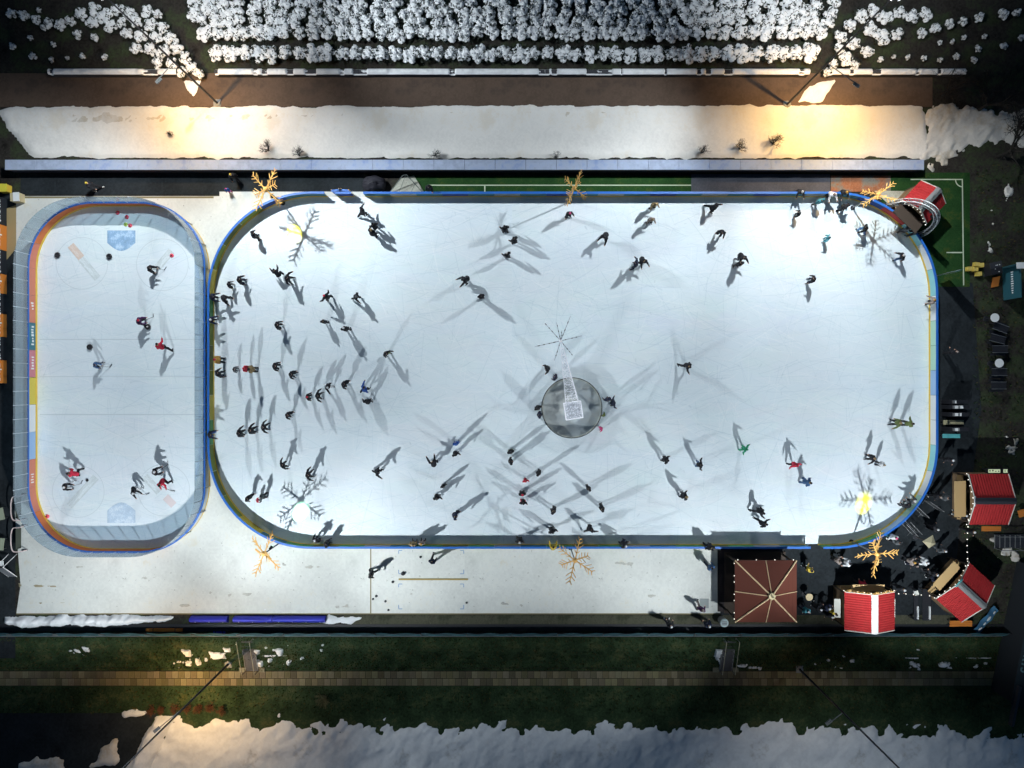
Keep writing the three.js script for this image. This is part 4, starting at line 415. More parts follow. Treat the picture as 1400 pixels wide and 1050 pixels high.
// ---------------------------------------------------------------- fence, ditch bench and stairs on the lower edge
{ const t = thing('mesh_fence', 'long low teal fence with wavy cloth along the top of the grass bank', 'fence', [0, -0.05, Z(868, 0.5)]); const x0 = X(-40), x1 = X(1440), cl = groundMat([0.045, 0.15, 0.18], 0.5, 6, { tint: [0.30, 0.42, 0.44], tintAt: 0.62 }); for (let i = 0; i < 24; i++) { const a = x0 + (x1 - x0) * i / 24, b = x0 + (x1 - x0) * (i + 1) / 24; const g = new THREE.PlaneGeometry(b - a - 0.03, 0.95, 14, 5); const p = g.attributes.position, u = g.attributes.uv; for (let k = 0; k < p.count; k++) { u.setXY(k, p.getX(k) + i * 3.7, p.getY(k)); p.setZ(k, 0.05 * Math.sin(p.getX(k) * 3.1 + i) * (1 - Math.abs(p.getY(k)))); } g.rotateX(-0.55); g.computeVertexNormals(); const m2 = cl.clone(); m2.side = THREE.DoubleSide; mesh('cloth_panel', g.translate((a + b) / 2, 0.55, -0.02), i % 2 ? m2 : m2, t); mesh('post', bar(v3(a, 0, 0.22), v3(a, 1.1, -0.2), 0.03), M.galv, t); } mesh('top_rail', bar(v3(x0, 1.05, -0.24), v3(x1, 1.05, -0.24), 0.03), M.dark, t); mesh('bottom_rail', bar(v3(x0, 0.1, 0.28), v3(x1, 0.1, 0.28), 0.035), M.galv, t); }
struct('drain_channel', bx(1560 / S, 0.1, 0.55, 0, -0.05, Z(858)), M.black);
for (const [x0, x1, mt, lab] of [[200, 250, M.orange, 'orange plank lying in the dark channel below the snow bank'], [272, 312, M.dark, 'dark folded tarpaulin roll in the channel below the blue mats'], [292, 308, M.blueDeep, 'short blue pad in the channel below the blue mats']]) { const t = thing('stored_plank', lab, 'plank', [X((x0 + x1) / 2), 0.005, Z(mt === M.blueDeep ? 864 : 861)]); const L = (x1 - x0) / S; mesh('plank', bx(L, 0.1, 0.22, 0, 0.05, 0), mt, t); mesh('strap', [bx(0.06, 0.12, 0.24, -L * 0.3, 0.052, 0), bx(0.06, 0.12, 0.24, L * 0.3, 0.052, 0)], M.black, t); }
for (const [px, lab] of [[341, 'steel stairs with handrails down the grass bank, left flight'], [995, 'steel stairs with handrails down the grass bank, right flight']]) { const t = thing('bank_stairs', lab, 'stairs', [X(px, -0.6), 0, 0]); const z0 = Z(873, 0), z1 = Z(917, -1.2), n = 8; for (let i = 0; i < n; i++) { const u = (i + 0.5) / n; mesh('tread', bx(1.0, 0.06, 0.34, 0, -0.02 - 1.15 * u, z0 + (z1 - z0) * u), M.dark, t); } for (const s of [-1, 1]) { mesh('stringer', bar(v3(s * 0.52, -0.05, z0), v3(s * 0.52, -1.18, z1), 0.05), M.galv, t); mesh('handrail', bar(v3(s * 0.54, 0.85, z0), v3(s * 0.54, -0.3, z1), 0.03), std(0.30, 0.28, 0.2, 0.6), t); for (const u of [0, 0.5, 1]) mesh('post', bar(v3(s * 0.53, -0.05 - 1.13 * u, z0 + (z1 - z0) * u), v3(s * 0.54, 0.85 - 1.15 * u, z0 + (z1 - z0) * u), 0.025), M.galv, t); mesh('pad_stone', bx(0.5, 0.12, 0.4, s * 0.85, -1.16, z1 - 0.1), std(0.2, 0.19, 0.13, 0.9), t); } }
// loose things on the concrete and small rink
const cone = (px, py, lab, c) => { const t = thing('training_cone', lab, 'cone', [X(px), 0.014, Z(py)]); mesh('disc', [new THREE.LatheGeometry([[0.17, 0], [0.17, 0.02], [0.08, 0.12], [0.06, 0.12]].map(p => new THREE.Vector2(...p)), 16)], c, t); mesh('collar', new THREE.TorusGeometry(0.07, 0.012, 5, 14).rotateX(Math.PI / 2).translate(0, 0.12, 0), c, t); };
const pinkM = std(0.75, 0.07, 0.12, 0.5), limeM = std(0.45, 0.65, 0.12, 0.5);
cone(161, 291, 'pink training cone farthest left behind the upper goal crease', pinkM); cone(173.5, 297, 'pink training cone between two others behind the upper goal crease', pinkM); cone(178, 308.5, 'pink training cone beside the yellow-green one by the crease', pinkM); cone(172, 307, 'yellow-green training cone above the upper goal crease', limeM); cone(235, 349.5, 'pink training cone by the upper right face-off circle', pinkM); cone(65, 706, 'pink training cone alone by the lower left boards', pinkM);
for (const [px, py, lab] of [[79.5, 349, 'black rubber tyre ring left of the upper left circle'], [150, 351, 'black rubber tyre ring right of the upper left circle'], [203, 447, 'black rubber tyre ring beside the purple player'], [123.5, 474.5, 'black rubber tyre ring near the centre line'], [119.5, 656.5, 'small black rubber ring beside the lower red player']]) { const t = thing('rubber_ring', lab, 'training ring', [X(px), 0.014, Z(py)], 0, 'rubber rings on the small rink'); const s = px === 119.5 ? 0.5 : 1; mesh('tyre', new THREE.TorusGeometry(0.16 * s, 0.09 * s, 8, 18).rotateX(Math.PI / 2).translate(0, 0.09 * s, 0), M.black, t); mesh('core', cyl(0.1 * s, 0.1 * s, 0.1 * s, 0, 0, 0, 12), M.dark, t); }
for (const [px, py, r, lab] of [[551, 784, 0.17, 'large dark rubber stopper by the blue corner mark'], [575, 761.5, 0.1, 'dark rubber stopper near the walker in black'], [537, 795.5, 0.11, 'dark rubber stopper left of the timber strip'], [514.5, 815, 0.11, 'dark rubber stopper right beside the brown joint'], [510, 819, 0.09, 'smaller dark rubber stopper touching the brown joint'], [527, 822, 0.1, 'dark rubber stopper between joint and corner marks'], [531, 834, 0.09, 'dark rubber stopper lowest on the concrete'], [638, 824, 0.09, 'dark rubber stopper at the right corner marks']]) { const t = thing('rubber_stopper', lab, 'stopper', [X(px), 0.002, Z(py)]); mesh('pad', new THREE.LatheGeometry([[r, 0], [r, r * 0.5], [r * 0.7, r * 0.9], [0, r]].map(p => new THREE.Vector2(...p)), 14), M.dark, t); mesh('grip', new THREE.TorusGeometry(r * 0.5, r * 0.15, 5, 12).rotateX(Math.PI / 2).translate(0, r * 0.95, 0), M.black, t); }
// ---------------------------------------------------------------- top side: wall, low building strip, shrubs
{ const t = thing('long_shed', 'long low shed with a pale blue snowy roof above the top boards', 'shed', [0, -0.02, 0]); const x0 = X(6, 1.05), x1 = X(1264, 1.05), z0 = Z(219, 1.05), z1 = Z(231, 1.05), n = 30; const rf = groundMat([0.36, 0.42, 0.55], 0.3, 17, { tint: [0.16, 0.23, 0.42], tintAt: 0.55, coarse: 3 }); for (let i = 0; i < n; i++) { const a = x0 + (x1 - x0) * i / n, b = x0 + (x1 - x0) * (i + 1) / n; const g = bx(b - a - 0.03, 0.12, z1 - z0 + 0.1, (a + b) / 2, 0.98 + rr(-0.01, 0.01), (z0 + z1) / 2); const u = g.attributes.uv, p = g.attributes.position; for (let k = 0; k < u.count; k++) u.setXY(k, p.getX(k), p.getZ(k)); mesh('roof_panel', g, rf, t); mesh('wall_panel', bx(b - a - 0.02, 0.92, 0.06, (a + b) / 2, 0.46, z1 - 0.08), i % 3 ? std(0.018, 0.016, 0.028, 0.8) : std(0.024, 0.02, 0.034, 0.8), t); } mesh('back_wall', bx(x1 - x0, 0.92, 0.06, (x0 + x1) / 2, 0.46, z0 + 0.06), M.dark, t); mesh('gutter', bar(v3(x0, 0.93, z1 + 0.02), v3(x1, 0.93, z1 + 0.02), 0.05), M.galv, t); }
{ for (const [a, b, lab] of [[64, 240, 'snow capped low wall left of the mast gap'], [292, 1108, 'longest snow capped low wall in front of the shrub rows'], [1128, 1322, 'snow capped low wall right of the mast gap']]) { const x0 = X(a, 0.8), x1 = X(b, 0.8), z = Z(96.5, 0.9); const t = thing('low_wall', lab, 'wall', [0, -0.03, z]); const n = Math.max(3, Math.round((x1 - x0) / 1.1)); for (let i = 0; i < n; i++) { const p = x0 + (x1 - x0) * i / n, q = x0 + (x1 - x0) * (i + 1) / n; mesh('wall_block', bx(q - p - 0.02, 0.78, 0.3, (p + q) / 2, 0.39, rr(-0.01, 0.01)), i % 2 ? std(0.05, 0.05, 0.06, 0.9) : std(0.04, 0.042, 0.052, 0.9), t); } const g = fieldGeo(a, 92.5, b, 100.5, 0.09, (x, zz, px, py) => { const e = 1 - Math.pow(Math.abs(py - 96.5) / 4, 2); return 0.76 + e * (0.14 + 0.34 * (fbm(x * 2.4, zz * 3, 3) - 0.4)) - (vnoise(x * 2.2, 3) < 0.24 ? 0.16 : 0); }, 0.9); g.translate(0, 0, -z); mesh('snow_cap', g, M.snow, t); } }
function lumpy(seedx, flat, rough) { const g = new THREE.IcosahedronGeometry(1, 4); const p = g.attributes.position, v = v3(0, 0, 0); for (let i = 0; i < p.count; i++) { v.fromBufferAttribute(p, i); const n = fbm(v.x * 2.2 + seedx, v.z * 2.2 + v.y * 1.7 + seedx * 3, 3) - 0.5, n2 = fbm(v.x * 6 + seedx, v.z * 6 + v.y * 5, 2) - 0.5; v.multiplyScalar(1 + rough * (n * 1.1 + n2 * 0.5)); p.setXYZ(i, v.x, v.y * flat, v.z); } g.computeVertexNormals(); return g; }
{ const caps = [], bodies = []; for (let k = 0; k < 6; k++) { const cg = []; for (let i = 0; i < 9; i++) { const a = i * 2.4 + k, r = 0.27 * Math.sqrt(i) * rr(0.85, 1.1), q = new THREE.IcosahedronGeometry(rr(0.26, 0.44), 2), qp = q.attributes.position; for (let m = 0; m < qp.count; m++) { const n = 1 + 0.7 * (fbm(qp.getX(m) * 7 + k * 5 + i, qp.getZ(m) * 7 + qp.getY(m) * 5 + i * 3, 3) - 0.5); qp.setXYZ(m, qp.getX(m) * n, qp.getY(m) * n * 0.5, qp.getZ(m) * n); } q.computeVertexNormals(); cg.push(q.translate(Math.cos(a) * r, 0.82 - 0.3 * r * r + rr(-0.06, 0.06), Math.sin(a) * r)); } caps.push(merge(cg)); const g = []; for (let i = 0; i < 130; i++) { const a = rr(0, 6.283), e = rr(-0.1, 1.0), r = rr(0.6, 1.15) * Math.sqrt(1 - e * e * 0.8); const p = v3(Math.cos(a) * r, 0.5 + e * 0.5, Math.sin(a) * r); g.push(bar(v3(Math.cos(a) * 0.15, 0.15, Math.sin(a) * 0.15), p, 0.022, 0.012, 3)); const l = new THREE.PlaneGeometry(0.1, 0.16).rotateX(rr(-1.5, 1.5)).rotateY(a).translate(p.x, p.y, p.z); g.push(l); } bodies.push(merge(g)); }
  const tw = std(0.022, 0.03, 0.022, 0.95, { side: THREE.DoubleSide }); let n = 0;
  const shrub = (px, py, r, lab, grp, h = 0.75) => { const k = n++ % 6, c = V(px, py, h); const t = thing('snowy_shrub', lab, 'shrub', [c.x, -0.06, c.z], rr(0, 6.28), grp); const b = mesh('twigs', bodies[k], tw, t); b.scale.set(r, 1.0 * h / 0.75, r); const s = mesh('snow_cap', caps[k], M.snow, t); s.scale.set(r * rr(0.86, 1.0), h / 0.75, r * rr(0.8, 1.0)); return t; };
  const row = (py, x0, x1, count, r, jit, lab, grp) => { for (let i = 0; i < count; i++) shrub(x0 + (x1 - x0) * (i + 0.5) / count + rr(-jit, jit), py + rr(-jit, jit) * 0.6, r * rr(0.85, 1.12), lab, grp); };
  row(72, 286, 1118, 44, 0.82, 2.2, 'snow laden round shrub in the front row behind the low wall', 'front row of snowy shrubs');
  row(43, 268, 1134, 46, 0.8, 3, 'snow laden round shrub in the second row from the low wall', 'second row of snowy shrubs');
  row(29, 262, 1140, 46, 0.72, 5, 'small snow laden shrub in the third row from the low wall', 'third row of snowy shrubs');
  row(16, 256, 1146, 44, 0.72, 5, 'small snow laden shrub in the fourth row from the low wall', 'fourth row of snowy shrubs');
  row(3, 250, 1150, 42, 0.72, 5, 'small snow laden shrub in the rearmost row at the top edge', 'rear row of snowy shrubs');
  for (const [px, py, r] of [[110, 18, .7], [128, 12, .6], [142, 20, .75], [160, 12, .65], [176, 16, .6], [200, 14, .6], [215, 18, .5], [125, 30, .6], [150, 35, .65], [165, 30, .5], [183, 28, .6], [205, 32, .65], [222, 36, .6], [172, 45, .55], [192, 48, .65], [212, 50, .7], [232, 50, .6], [185, 65, .6], [205, 66, .65], [222, 70, .6], [240, 66, .6], [252, 78, .6], [215, 84, .55], [235, 86, .6], [262, 92, .65], [248, 98, .5], [272, 100, .45], [95, 28, .5], [80, 33, .5], [65, 30, .45], [48, 25, .45], [30, 20, .5], [14, 18, .5], [60, 36, .35], [105, 45, .45], [128, 50, .4]]) shrub(px, py, r, 'snow laden shrub in the loose slanting group at the left corner', 'slanting shrubs at the left corner');
  for (const [px, py, r] of [[1178, 20, .7], [1195, 14, .6], [1212, 22, .7], [1230, 15, .6], [1248, 22, .7], [1266, 18, .65], [1164, 34, .65], [1190, 38, .65], [1208, 50, .8], [1228, 45, .6], [1150, 50, .6], [1168, 58, .7], [1185, 70, .6], [1148, 66, .5], [1158, 80, .65], [1140, 88, .6], [1170, 88, .5], [1132, 98, .4], [1262, 45, .5], [1280, 38, .5], [1300, 32, .45], [1318, 28, .45], [1340, 22, .45], [1372, 18, .5], [1392, 16, .4]]) shrub(px, py, r, 'snow laden shrub in the loose slanting group at the right corner', 'slanting shrubs at the right corner');
  for (const [px, py, r] of [[16, 62, .35], [40, 51, .28], [72, 60, .28], [43, 75, .34], [70, 81, .28], [91, 79, .2], [112, 76, .28], [142, 77, .3], [52, 13, .25]]) shrub(px, py, r, 'tiny snow topped shrub scattered in the dark left corner', 'scattered tiny shrubs at the left', 0.45);
  for (const [px, py, r] of [[1192, 70, .3], [1205, 81, .28], [1223, 77, .25], [1242, 77, .25], [1264, 79, .28], [1286, 81, .28], [1309, 76, .32], [1332, 81, .34], [1286, 57, .24], [1303, 56, .22], [1319, 50, .26], [1347, 49, .26], [1338, 66, .36], [1374, 62, .34], [1397, 50, .34]]) shrub(px, py, r, 'tiny snow topped shrub scattered in the dark right corner', 'scattered tiny shrubs at the right', 0.45); }
// bare bushes and trees
const bareGeo = (levels, len, spread, r0, n0) => { const g = []; const grow = (p, d, L, r, lv) => { const q = p.clone().addScaledVector(d, L); g.push(bar(p, q, r, r * 0.65, 5)); if (!lv) return; const n = lv > 2 ? 3 : 2 + (rnd() < 0.5 ? 1 : 0); for (let i = 0; i < n; i++) { const e = d.clone().add(v3(rr(-spread, spread), rr(-0.15, 0.4), rr(-spread, spread))).normalize(); grow(p.clone().lerp(q, rr(0.6, 1)), e, L * rr(0.6, 0.85), r * 0.6, lv - 1); } }; for (let i = 0; i < n0; i++) grow(v3(0, len * 0.15, 0), v3(rr(-spread, spread), 1, rr(-spread, spread)).normalize(), len, r0, levels); return merge(g); };
for (const [px, py, s, lab] of [[368, 206, 1.0, 'small dark round-headed bush in the snow strip right of the left mast'], [410, 213, 0.85, 'low dark bush hugging the shed in the snow strip, beside the round-headed one'], [595, 213, 0.8, 'thin bare bush above the gravel wedge in the snow strip'], [760, 215, 0.6, 'low bare bush above the edge-on snowflake'], [958, 209, 0.85, 'dark bare bush in the snow strip, leftmost of three on the right'], [1010, 204, 0.9, 'dark bare bush in the snow strip, middle of three on the right'], [1056, 197, 1.1, 'dark bare bush in the snow strip below the right mast'], [235, 186, 0.55, 'tiny brown bush in the lamp glow of the left mast']]) { const t = thing('bare_bush', lab, 'bush', [X(px), 0.02, Z(py)], rr(0, 6)); t.scale.setScalar(s); mesh('stem', cyl(0.06, 0.04, 0.3, 0, 0, 0, 6), M.bark, t); mesh('branches', bareGeo(4, 0.4, 0.8, 0.028, 9), std(0.03, 0.035, 0.04, 0.95), t); }
for (const [px, py, s, lab] of [[1366, 214, 1.15, 'bare tree leaning over the snow patch at the right edge'], [1338, 150, 1.0, 'bare dark tree above the snow patch in the upper right'], [1288, 128, 0.75, 'bare dark tree at the end of the brown path'], [1396, 176, 1.2, 'bare tree half outside the right edge'], [1405, 560, 0.6, 'bare tree beside the benches at the right edge']]) { const t = thing('bare_tree', lab, 'tree', [X(px), -0.05, Z(py)], rr(0, 6)); t.scale.setScalar(s); mesh('trunk', cyl(0.16, 0.1, 1.4, 0, 0, 0, 8), M.bark, t); const b = mesh('crown', bareGeo(5, 1.5, 0.95, 0.075, 5), M.bark, t); b.position.y = 0.9; }
// rusty hedge lit by the lower left mast lamp, and a pale dry shrub
{ const hm = std(0.13, 0.052, 0.024, 0.95); for (let i = 0; i < 7; i++) { const px = 208 + i * 16; const t = thing('dry_hedge', 'rust coloured dry hedge clump in the row by the lower left mast', 'hedge', [X(px, -1), -1.24, Z(967 + rr(-2, 3), -1)], rr(0, 6), 'rusty hedge clumps below the path'); mesh('stem', cyl(0.05, 0.04, 0.25, 0, 0, 0, 6), M.bark, t); mesh('branches', bareGeo(4, 0.28, 0.9, 0.02, 12), hm, t); } const t = thing('dry_shrub', 'pale dry shrub alone on the dark lawn below the path', 'shrub', [X(444, -1), -1.24, Z(953, -1)], 1); mesh('stem', cyl(0.05, 0.04, 0.25, 0, 0, 0, 6), M.bark, t); mesh('branches', bareGeo(4, 0.42, 0.9, 0.02, 12), std(0.20, 0.18, 0.09, 0.95), t); }
// turf equipment beside the gravel wedge
{ const t = thing('goal_frame', 'light metal goal frame lying at the gravel wedge above the top boards', 'goal frame', [X(556), 0, Z(256)], 0); mesh('tube', [bar(v3(-1.5, 0.03, 0.55), v3(-0.2, 0.9, -0.7), 0.035), bar(v3(0.1, 0.9, -0.8), v3(1.5, 0.03, 0.6), 0.035), bar(v3(-0.2, 0.9, -0.7), v3(0.1, 0.9, -0.8), 0.035), bar(v3(-0.7, 0.03, 0.6), v3(0.05, 0.9, -0.75), 0.02), bar(v3(0.3, 0.03, 0.6), v3(0.75, 0.5, -0.1), 0.02)], std(0.10, 0.12, 0.12, 0.6), t); mesh('foot', [bx(0.3, 0.05, 0.12, -1.5, 0.025, 0.55), bx(0.3, 0.05, 0.12, 1.5, 0.025, 0.6)], M.dark, t); }
{ const t = thing('equipment_cover', 'dark tarpaulin covered heap left of the gravel wedge', 'cover', [X(512), -0.01, Z(253)], 0); mesh('tarpaulin', lumpy(77, 0.5, 0.3).scale(1.0, 1.2, 0.7).translate(0, 0.25, 0), std(0.008, 0.008, 0.016, 0.8), t); mesh('strap', new THREE.TorusGeometry(0.6, 0.02, 4, 20).scale(1, 1.3, 1).rotateY(0.3).translate(0, 0.2, 0), M.dark, t); }
// ---------------------------------------------------------------- people
function surfaceNets(f, mn, mx, cell) { const n = [0, 1, 2].map(i => Math.ceil((mx[i] - mn[i]) / cell) + 1), [nx, ny, nz] = n, F = new Float32Array(nx * ny * nz); let o = 0; for (let k = 0; k < nz; k++) for (let j = 0; j < ny; j++) for (let i = 0; i < nx; i++) F[o++] = f(mn[0] + i * cell, mn[1] + j * cell, mn[2] + k * cell); const id = new Int32Array(nx * ny * nz).fill(-1), P = [], I = []; const at = (i, j, k) => (k * ny + j) * nx + i; for (let k = 0; k < nz - 1; k++) for (let j = 0; j < ny - 1; j++) for (let i = 0; i < nx - 1; i++) { let c = 0, sx = 0, sy = 0, sz = 0, m = 0; const v = []; for (let b = 0; b < 8; b++) { v[b] = F[at(i + (b & 1), j + (b >> 1 & 1), k + (b >> 2))]; if (v[b] < 0) m |= 1 << b; } if (m === 0 || m === 255) continue; for (let a = 0; a < 8; a++) for (const d of [1, 2, 4]) { const b = a | d; if (b === a) continue; if ((v[a] < 0) !== (v[b] < 0)) { const t = v[a] / (v[a] - v[b]); sx += (a & 1) + ((b & 1) - (a & 1)) * t; sy += (a >> 1 & 1) + ((b >> 1 & 1) - (a >> 1 & 1)) * t; sz += (a >> 2) + ((b >> 2) - (a >> 2)) * t; c++; } } id[at(i, j, k)] = P.length / 3; P.push(mn[0] + (i + sx / c) * cell, mn[1] + (j + sy / c) * cell, mn[2] + (k + sz / c) * cell); } for (let k = 1; k < nz - 1; k++) for (let j = 1; j < ny - 1; j++) for (let i = 1; i < nx - 1; i++) { const a = F[at(i, j, k)] < 0; for (let ax = 0; ax < 3; ax++) { const b = F[at(i + (ax === 0), j + (ax === 1), k + (ax === 2))] < 0; if (a === b) continue; const q = ax === 0 ? [at(i, j - 1, k - 1), at(i, j, k - 1), at(i, j, k), at(i, j - 1, k)] : ax === 1 ? [at(i - 1, j, k - 1), at(i - 1, j, k), at(i, j, k), at(i, j, k - 1)] : [at(i - 1, j - 1, k), at(i, j - 1, k), at(i, j, k), at(i - 1, j, k)]; const w = q.map(t => id[t]); if (w.some(t => t < 0)) continue; if (a) I.push(w[0], w[1], w[2], w[0], w[2], w[3]); else I.push(w[0], w[2], w[1], w[0], w[3], w[2]); } } const g = new THREE.BufferGeometry(); g.setAttribute('position', new THREE.Float32BufferAttribute(P, 3)); g.setAttribute('uv', new THREE.Float32BufferAttribute(new Float32Array(P.length / 3 * 2), 2)); g.setIndex(I); g.computeVertexNormals(); return g; }
function capsule(a, b, ra, rb, s = 0) { const dx = b.x - a.x, dy = b.y - a.y, dz = b.z - a.z, L = dx * dx + dy * dy + dz * dz || 1e-6; return (x, y, z) => { const t = Math.max(0, Math.min(1, ((x - a.x) * dx + (y - a.y) * dy + (z - a.z) * dz) / L)); return Math.hypot(x - a.x - dx * t, y - a.y - dy * t, z - a.z - dz * t) - (ra + (rb - ra) * t); }; }
const smin = (a, b, k) => { const h = Math.max(k - Math.abs(a - b), 0) / k; return Math.min(a, b) - h * h * k * 0.25; };
const union = (fs, k) => (x, y, z) => { let d = fs[0](x, y, z); for (let i = 1; i < fs.length; i++) d = smin(d, fs[i](x, y, z), k); return d; };
function figure(p) { // p: pose angles in radians; returns the geometries of one posed figure facing +z
  const D = (pitch, abd, s) => v3(s * Math.sin(abd), -Math.cos(abd) * Math.cos(pitch), Math.cos(abd) * Math.sin(pitch));
  const pel = v3(0, 0, 0), up = v3(0, Math.cos(p.lean), Math.sin(p.lean)), sideV = v3(Math.cos(p.twist || 0), 0, -Math.sin(p.twist || 0));
  const waist = pel.clone().addScaledVector(up, 0.18), chest = pel.clone().addScaledVector(up, 0.38), neck = pel.clone().addScaledVector(up, 0.53), hu = v3(0, Math.cos(p.lean * 0.5), Math.sin(p.lean * 0.5)), head = neck.clone().addScaledVector(hu, 0.19).add(v3(0, 0, 0.015));
  const J = { leg: [], arm: [] };
  for (const s of [-1, 1]) { const q = s < 0 ? p.legR : p.legL; const hip = v3(s * 0.095, -0.03, 0), knee = hip.clone().addScaledVector(D(q[0], q[2], s), 0.43), ank = knee.clone().addScaledVector(D(q[0] - q[1], q[2] * 0.8, s), 0.43); const toe = ank.clone().add(v3(s * 0.05, -0.05, 0.17)), heel = ank.clone().add(v3(0, -0.05, -0.05)); J.leg.push({ s, hip, knee, ank, toe, heel }); const a = s < 0 ? p.armR : p.armL; const sh = neck.clone().addScaledVector(sideV, s * 0.185).addScaledVector(up, -0.045), el = sh.clone().addScaledVector(D(a[0], a[2], s), 0.29), wr = el.clone().addScaledVector(D(a[0] + a[1], a[2] * (a[3] ?? 0.7), s), 0.25); const hd = wr.clone().sub(el).normalize(); J.arm.push({ s, sh, el, wr, hd }); }
  let low = 1e9; for (const l of J.leg) low = Math.min(low, l.toe.y - 0.035, l.heel.y - 0.035); const dy = -low + (p.shoe ? 0.01 : 0.075); const all = [pel, waist, chest, neck, head]; for (const l of J.leg) all.push(l.hip, l.knee, l.ank, l.toe, l.heel); for (const a of J.arm) all.push(a.sh, a.el, a.wr); for (const q of all) q.y += dy;
  const mn = [1e9, 1e9, 1e9], mx = [-1e9, -1e9, -1e9]; for (const q of all) q.toArray().forEach((c, i) => { mn[i] = Math.min(mn[i], c - 0.3); mx[i] = Math.max(mx[i], c + 0.3); });
  const body = [capsule(pel, waist, 0.13, 0.115), capsule(waist, chest, 0.115, 0.14), capsule(J.arm[0].sh, J.arm[1].sh, 0.07, 0.07), capsule(chest, neck, 0.12, 0.06), capsule(neck, head, 0.055, 0.06)], jk = [capsule(pel, waist, 0.19, 0.18), capsule(waist, chest, 0.18, 0.2), capsule(J.arm[0].sh, J.arm[1].sh, 0.11, 0.11), capsule(chest, neck, 0.17, 0.1)], tr = [capsule(J.leg[0].hip, J.leg[1].hip, 0.135, 0.135)];
  for (const l of J.leg) { body.push(capsule(l.hip, l.knee, 0.085, 0.058), capsule(l.knee, l.ank, 0.056, 0.04), capsule(l.heel, l.toe, 0.035, 0.03)); tr.push(capsule(l.hip, l.knee, 0.118, 0.092), capsule(l.knee, l.ank, 0.092, 0.08)); }
  for (const a of J.arm) { body.push(capsule(a.sh, a.el, 0.052, 0.042), capsule(a.el, a.wr, 0.042, 0.03)); jk.push(capsule(a.sh, a.el, 0.092, 0.078), capsule(a.el, a.wr, 0.078, 0.06)); }
  // head with face, and hands with four fingers and a thumb, on finer grids
  const hq = hu, fw = v3(0, -Math.sin(p.lean * 0.3), Math.cos(p.lean * 0.3)), sd = v3(1, 0, 0), hp = (a, b, c) => head.clone().addScaledVector(sd, a).addScaledVector(hq, b).addScaledVector(fw, c);
  const hf = [capsule(hp(0, 0.035, -0.012), hp(0, -0.02, 0), 0.088, 0.08), capsule(hp(0, -0.03, 0.03), hp(0, -0.075, 0.035), 0.06, 0.045), capsule(neck, hp(0, -0.06, -0.02), 0.058, 0.055)]; const nose = capsule(hp(0, 0.005, 0.085), hp(0, -0.025, 0.105), 0.012, 0.017), ears = [-1, 1].map(s => capsule(hp(s * 0.088, 0.01, -0.01), hp(s * 0.085, -0.03, -0.005), 0.02, 0.014)), eyes = [-1, 1].map(s => capsule(hp(s * 0.034, 0.008, 0.098), hp(s * 0.034, 0.008, 0.1), 0.016, 0.016)), hu2 = union(hf, 0.05), mouth = capsule(hp(-0.02, -0.062, 0.088), hp(0.02, -0.062, 0.088), 0.008, 0.008);
  const headF = (x, y, z) => { let d = hu2(x, y, z); d = smin(d, nose(x, y, z), 0.02); for (const e of ears) d = smin(d, e(x, y, z), 0.012); for (const e of eyes) d = Math.max(d, -e(x, y, z)); return Math.max(d, -mouth(x, y, z)); };
  const box3 = (c, r) => [[c.x - r, c.y - r, c.z - r], [c.x + r, c.y + r, c.z + r]];
  const parts = [surfaceNets(union(body, 0.05), mn, mx, 0.026), surfaceNets(headF, ...box3(head, 0.17), 0.013)];
  for (const a of J.arm) { const d = a.hd, lat = new THREE.Vector3().crossVectors(d, v3(0, 0, 1)).lengthSq() > 0.05 ? new THREE.Vector3().crossVectors(d, v3(0, 0, 1)).normalize() : v3(1, 0, 0), pn = new THREE.Vector3().crossVectors(lat, d).normalize(), w = (u, b, c) => a.wr.clone().addScaledVector(d, u).addScaledVector(lat, b).addScaledVector(pn, c); const fs = [capsule(w(-0.01, 0, 0), w(0.07, 0, 0), 0.03, 0.032), capsule(w(0.06, -0.022, 0), w(0.06, 0.022, 0), 0.022, 0.022)]; [[-0.03, 0.058], [-0.01, 0.07], [0.011, 0.066], [0.031, 0.048]].forEach(([b, L]) => { fs.push(capsule(w(0.07, b, 0), w(0.07 + L * 0.55, b * 1.15, 0.006), 0.011, 0.0105), capsule(w(0.07 + L * 0.55, b * 1.15, 0.006), w(0.07 + L, b * 1.2, 0.03), 0.0105, 0.009)); }); fs.push(capsule(w(0.015, 0.026, 0.005), w(0.06, 0.06, 0.02), 0.013, 0.011)); const f = (x, y, z) => { let q = fs[0](x, y, z); for (let i = 1; i < fs.length; i++) q = smin(q, fs[i](x, y, z), 0.007); return q; }; parts.push(surfaceNets(f, ...box3(w(0.06, 0, 0), 0.12), 0.0085)); }
  const bodyG = merge(parts.map(g => g.toNonIndexed()));
  const cut = (f, fn) => (x, y, z) => Math.max(f(x, y, z), fn(x, y, z));
  const hem = pel.clone().addScaledVector(up, -0.1); const jacket = surfaceNets(cut(union(jk, 0.05), (x, y, z) => -((x - hem.x) * up.x + (y - hem.y) * up.y + (z - hem.z) * up.z) - (Math.abs(x) > 0.2 ? 1 : 0)), mn, mx, 0.026);
  const trousers = surfaceNets(union(tr, 0.05), mn, mx, 0.026);
  const hatF = union([capsule(hp(0, 0.05, -0.015), hp(0, 0.03, -0.012), 0.1, 0.1)], 0.02); const hat = surfaceNets((x, y, z) => Math.max(hatF(x, y, z), -((x - head.x) * hq.x + (y - head.y) * hq.y + (z - head.z) * hq.z - 0.035)), ...box3(head, 0.22), 0.018);
  const hair = surfaceNets((x, y, z) => Math.max(union([capsule(hp(0, 0.04, -0.02), hp(0, -0.05, -0.045), 0.098, 0.085)], 0.02)(x, y, z), (x - head.x) * fw.x + (y - head.y) * fw.y + (z - head.z) * fw.z - 0.045 - Math.max(0, (y - head.y) * 0.5)), ...box3(head, 0.2), 0.018);
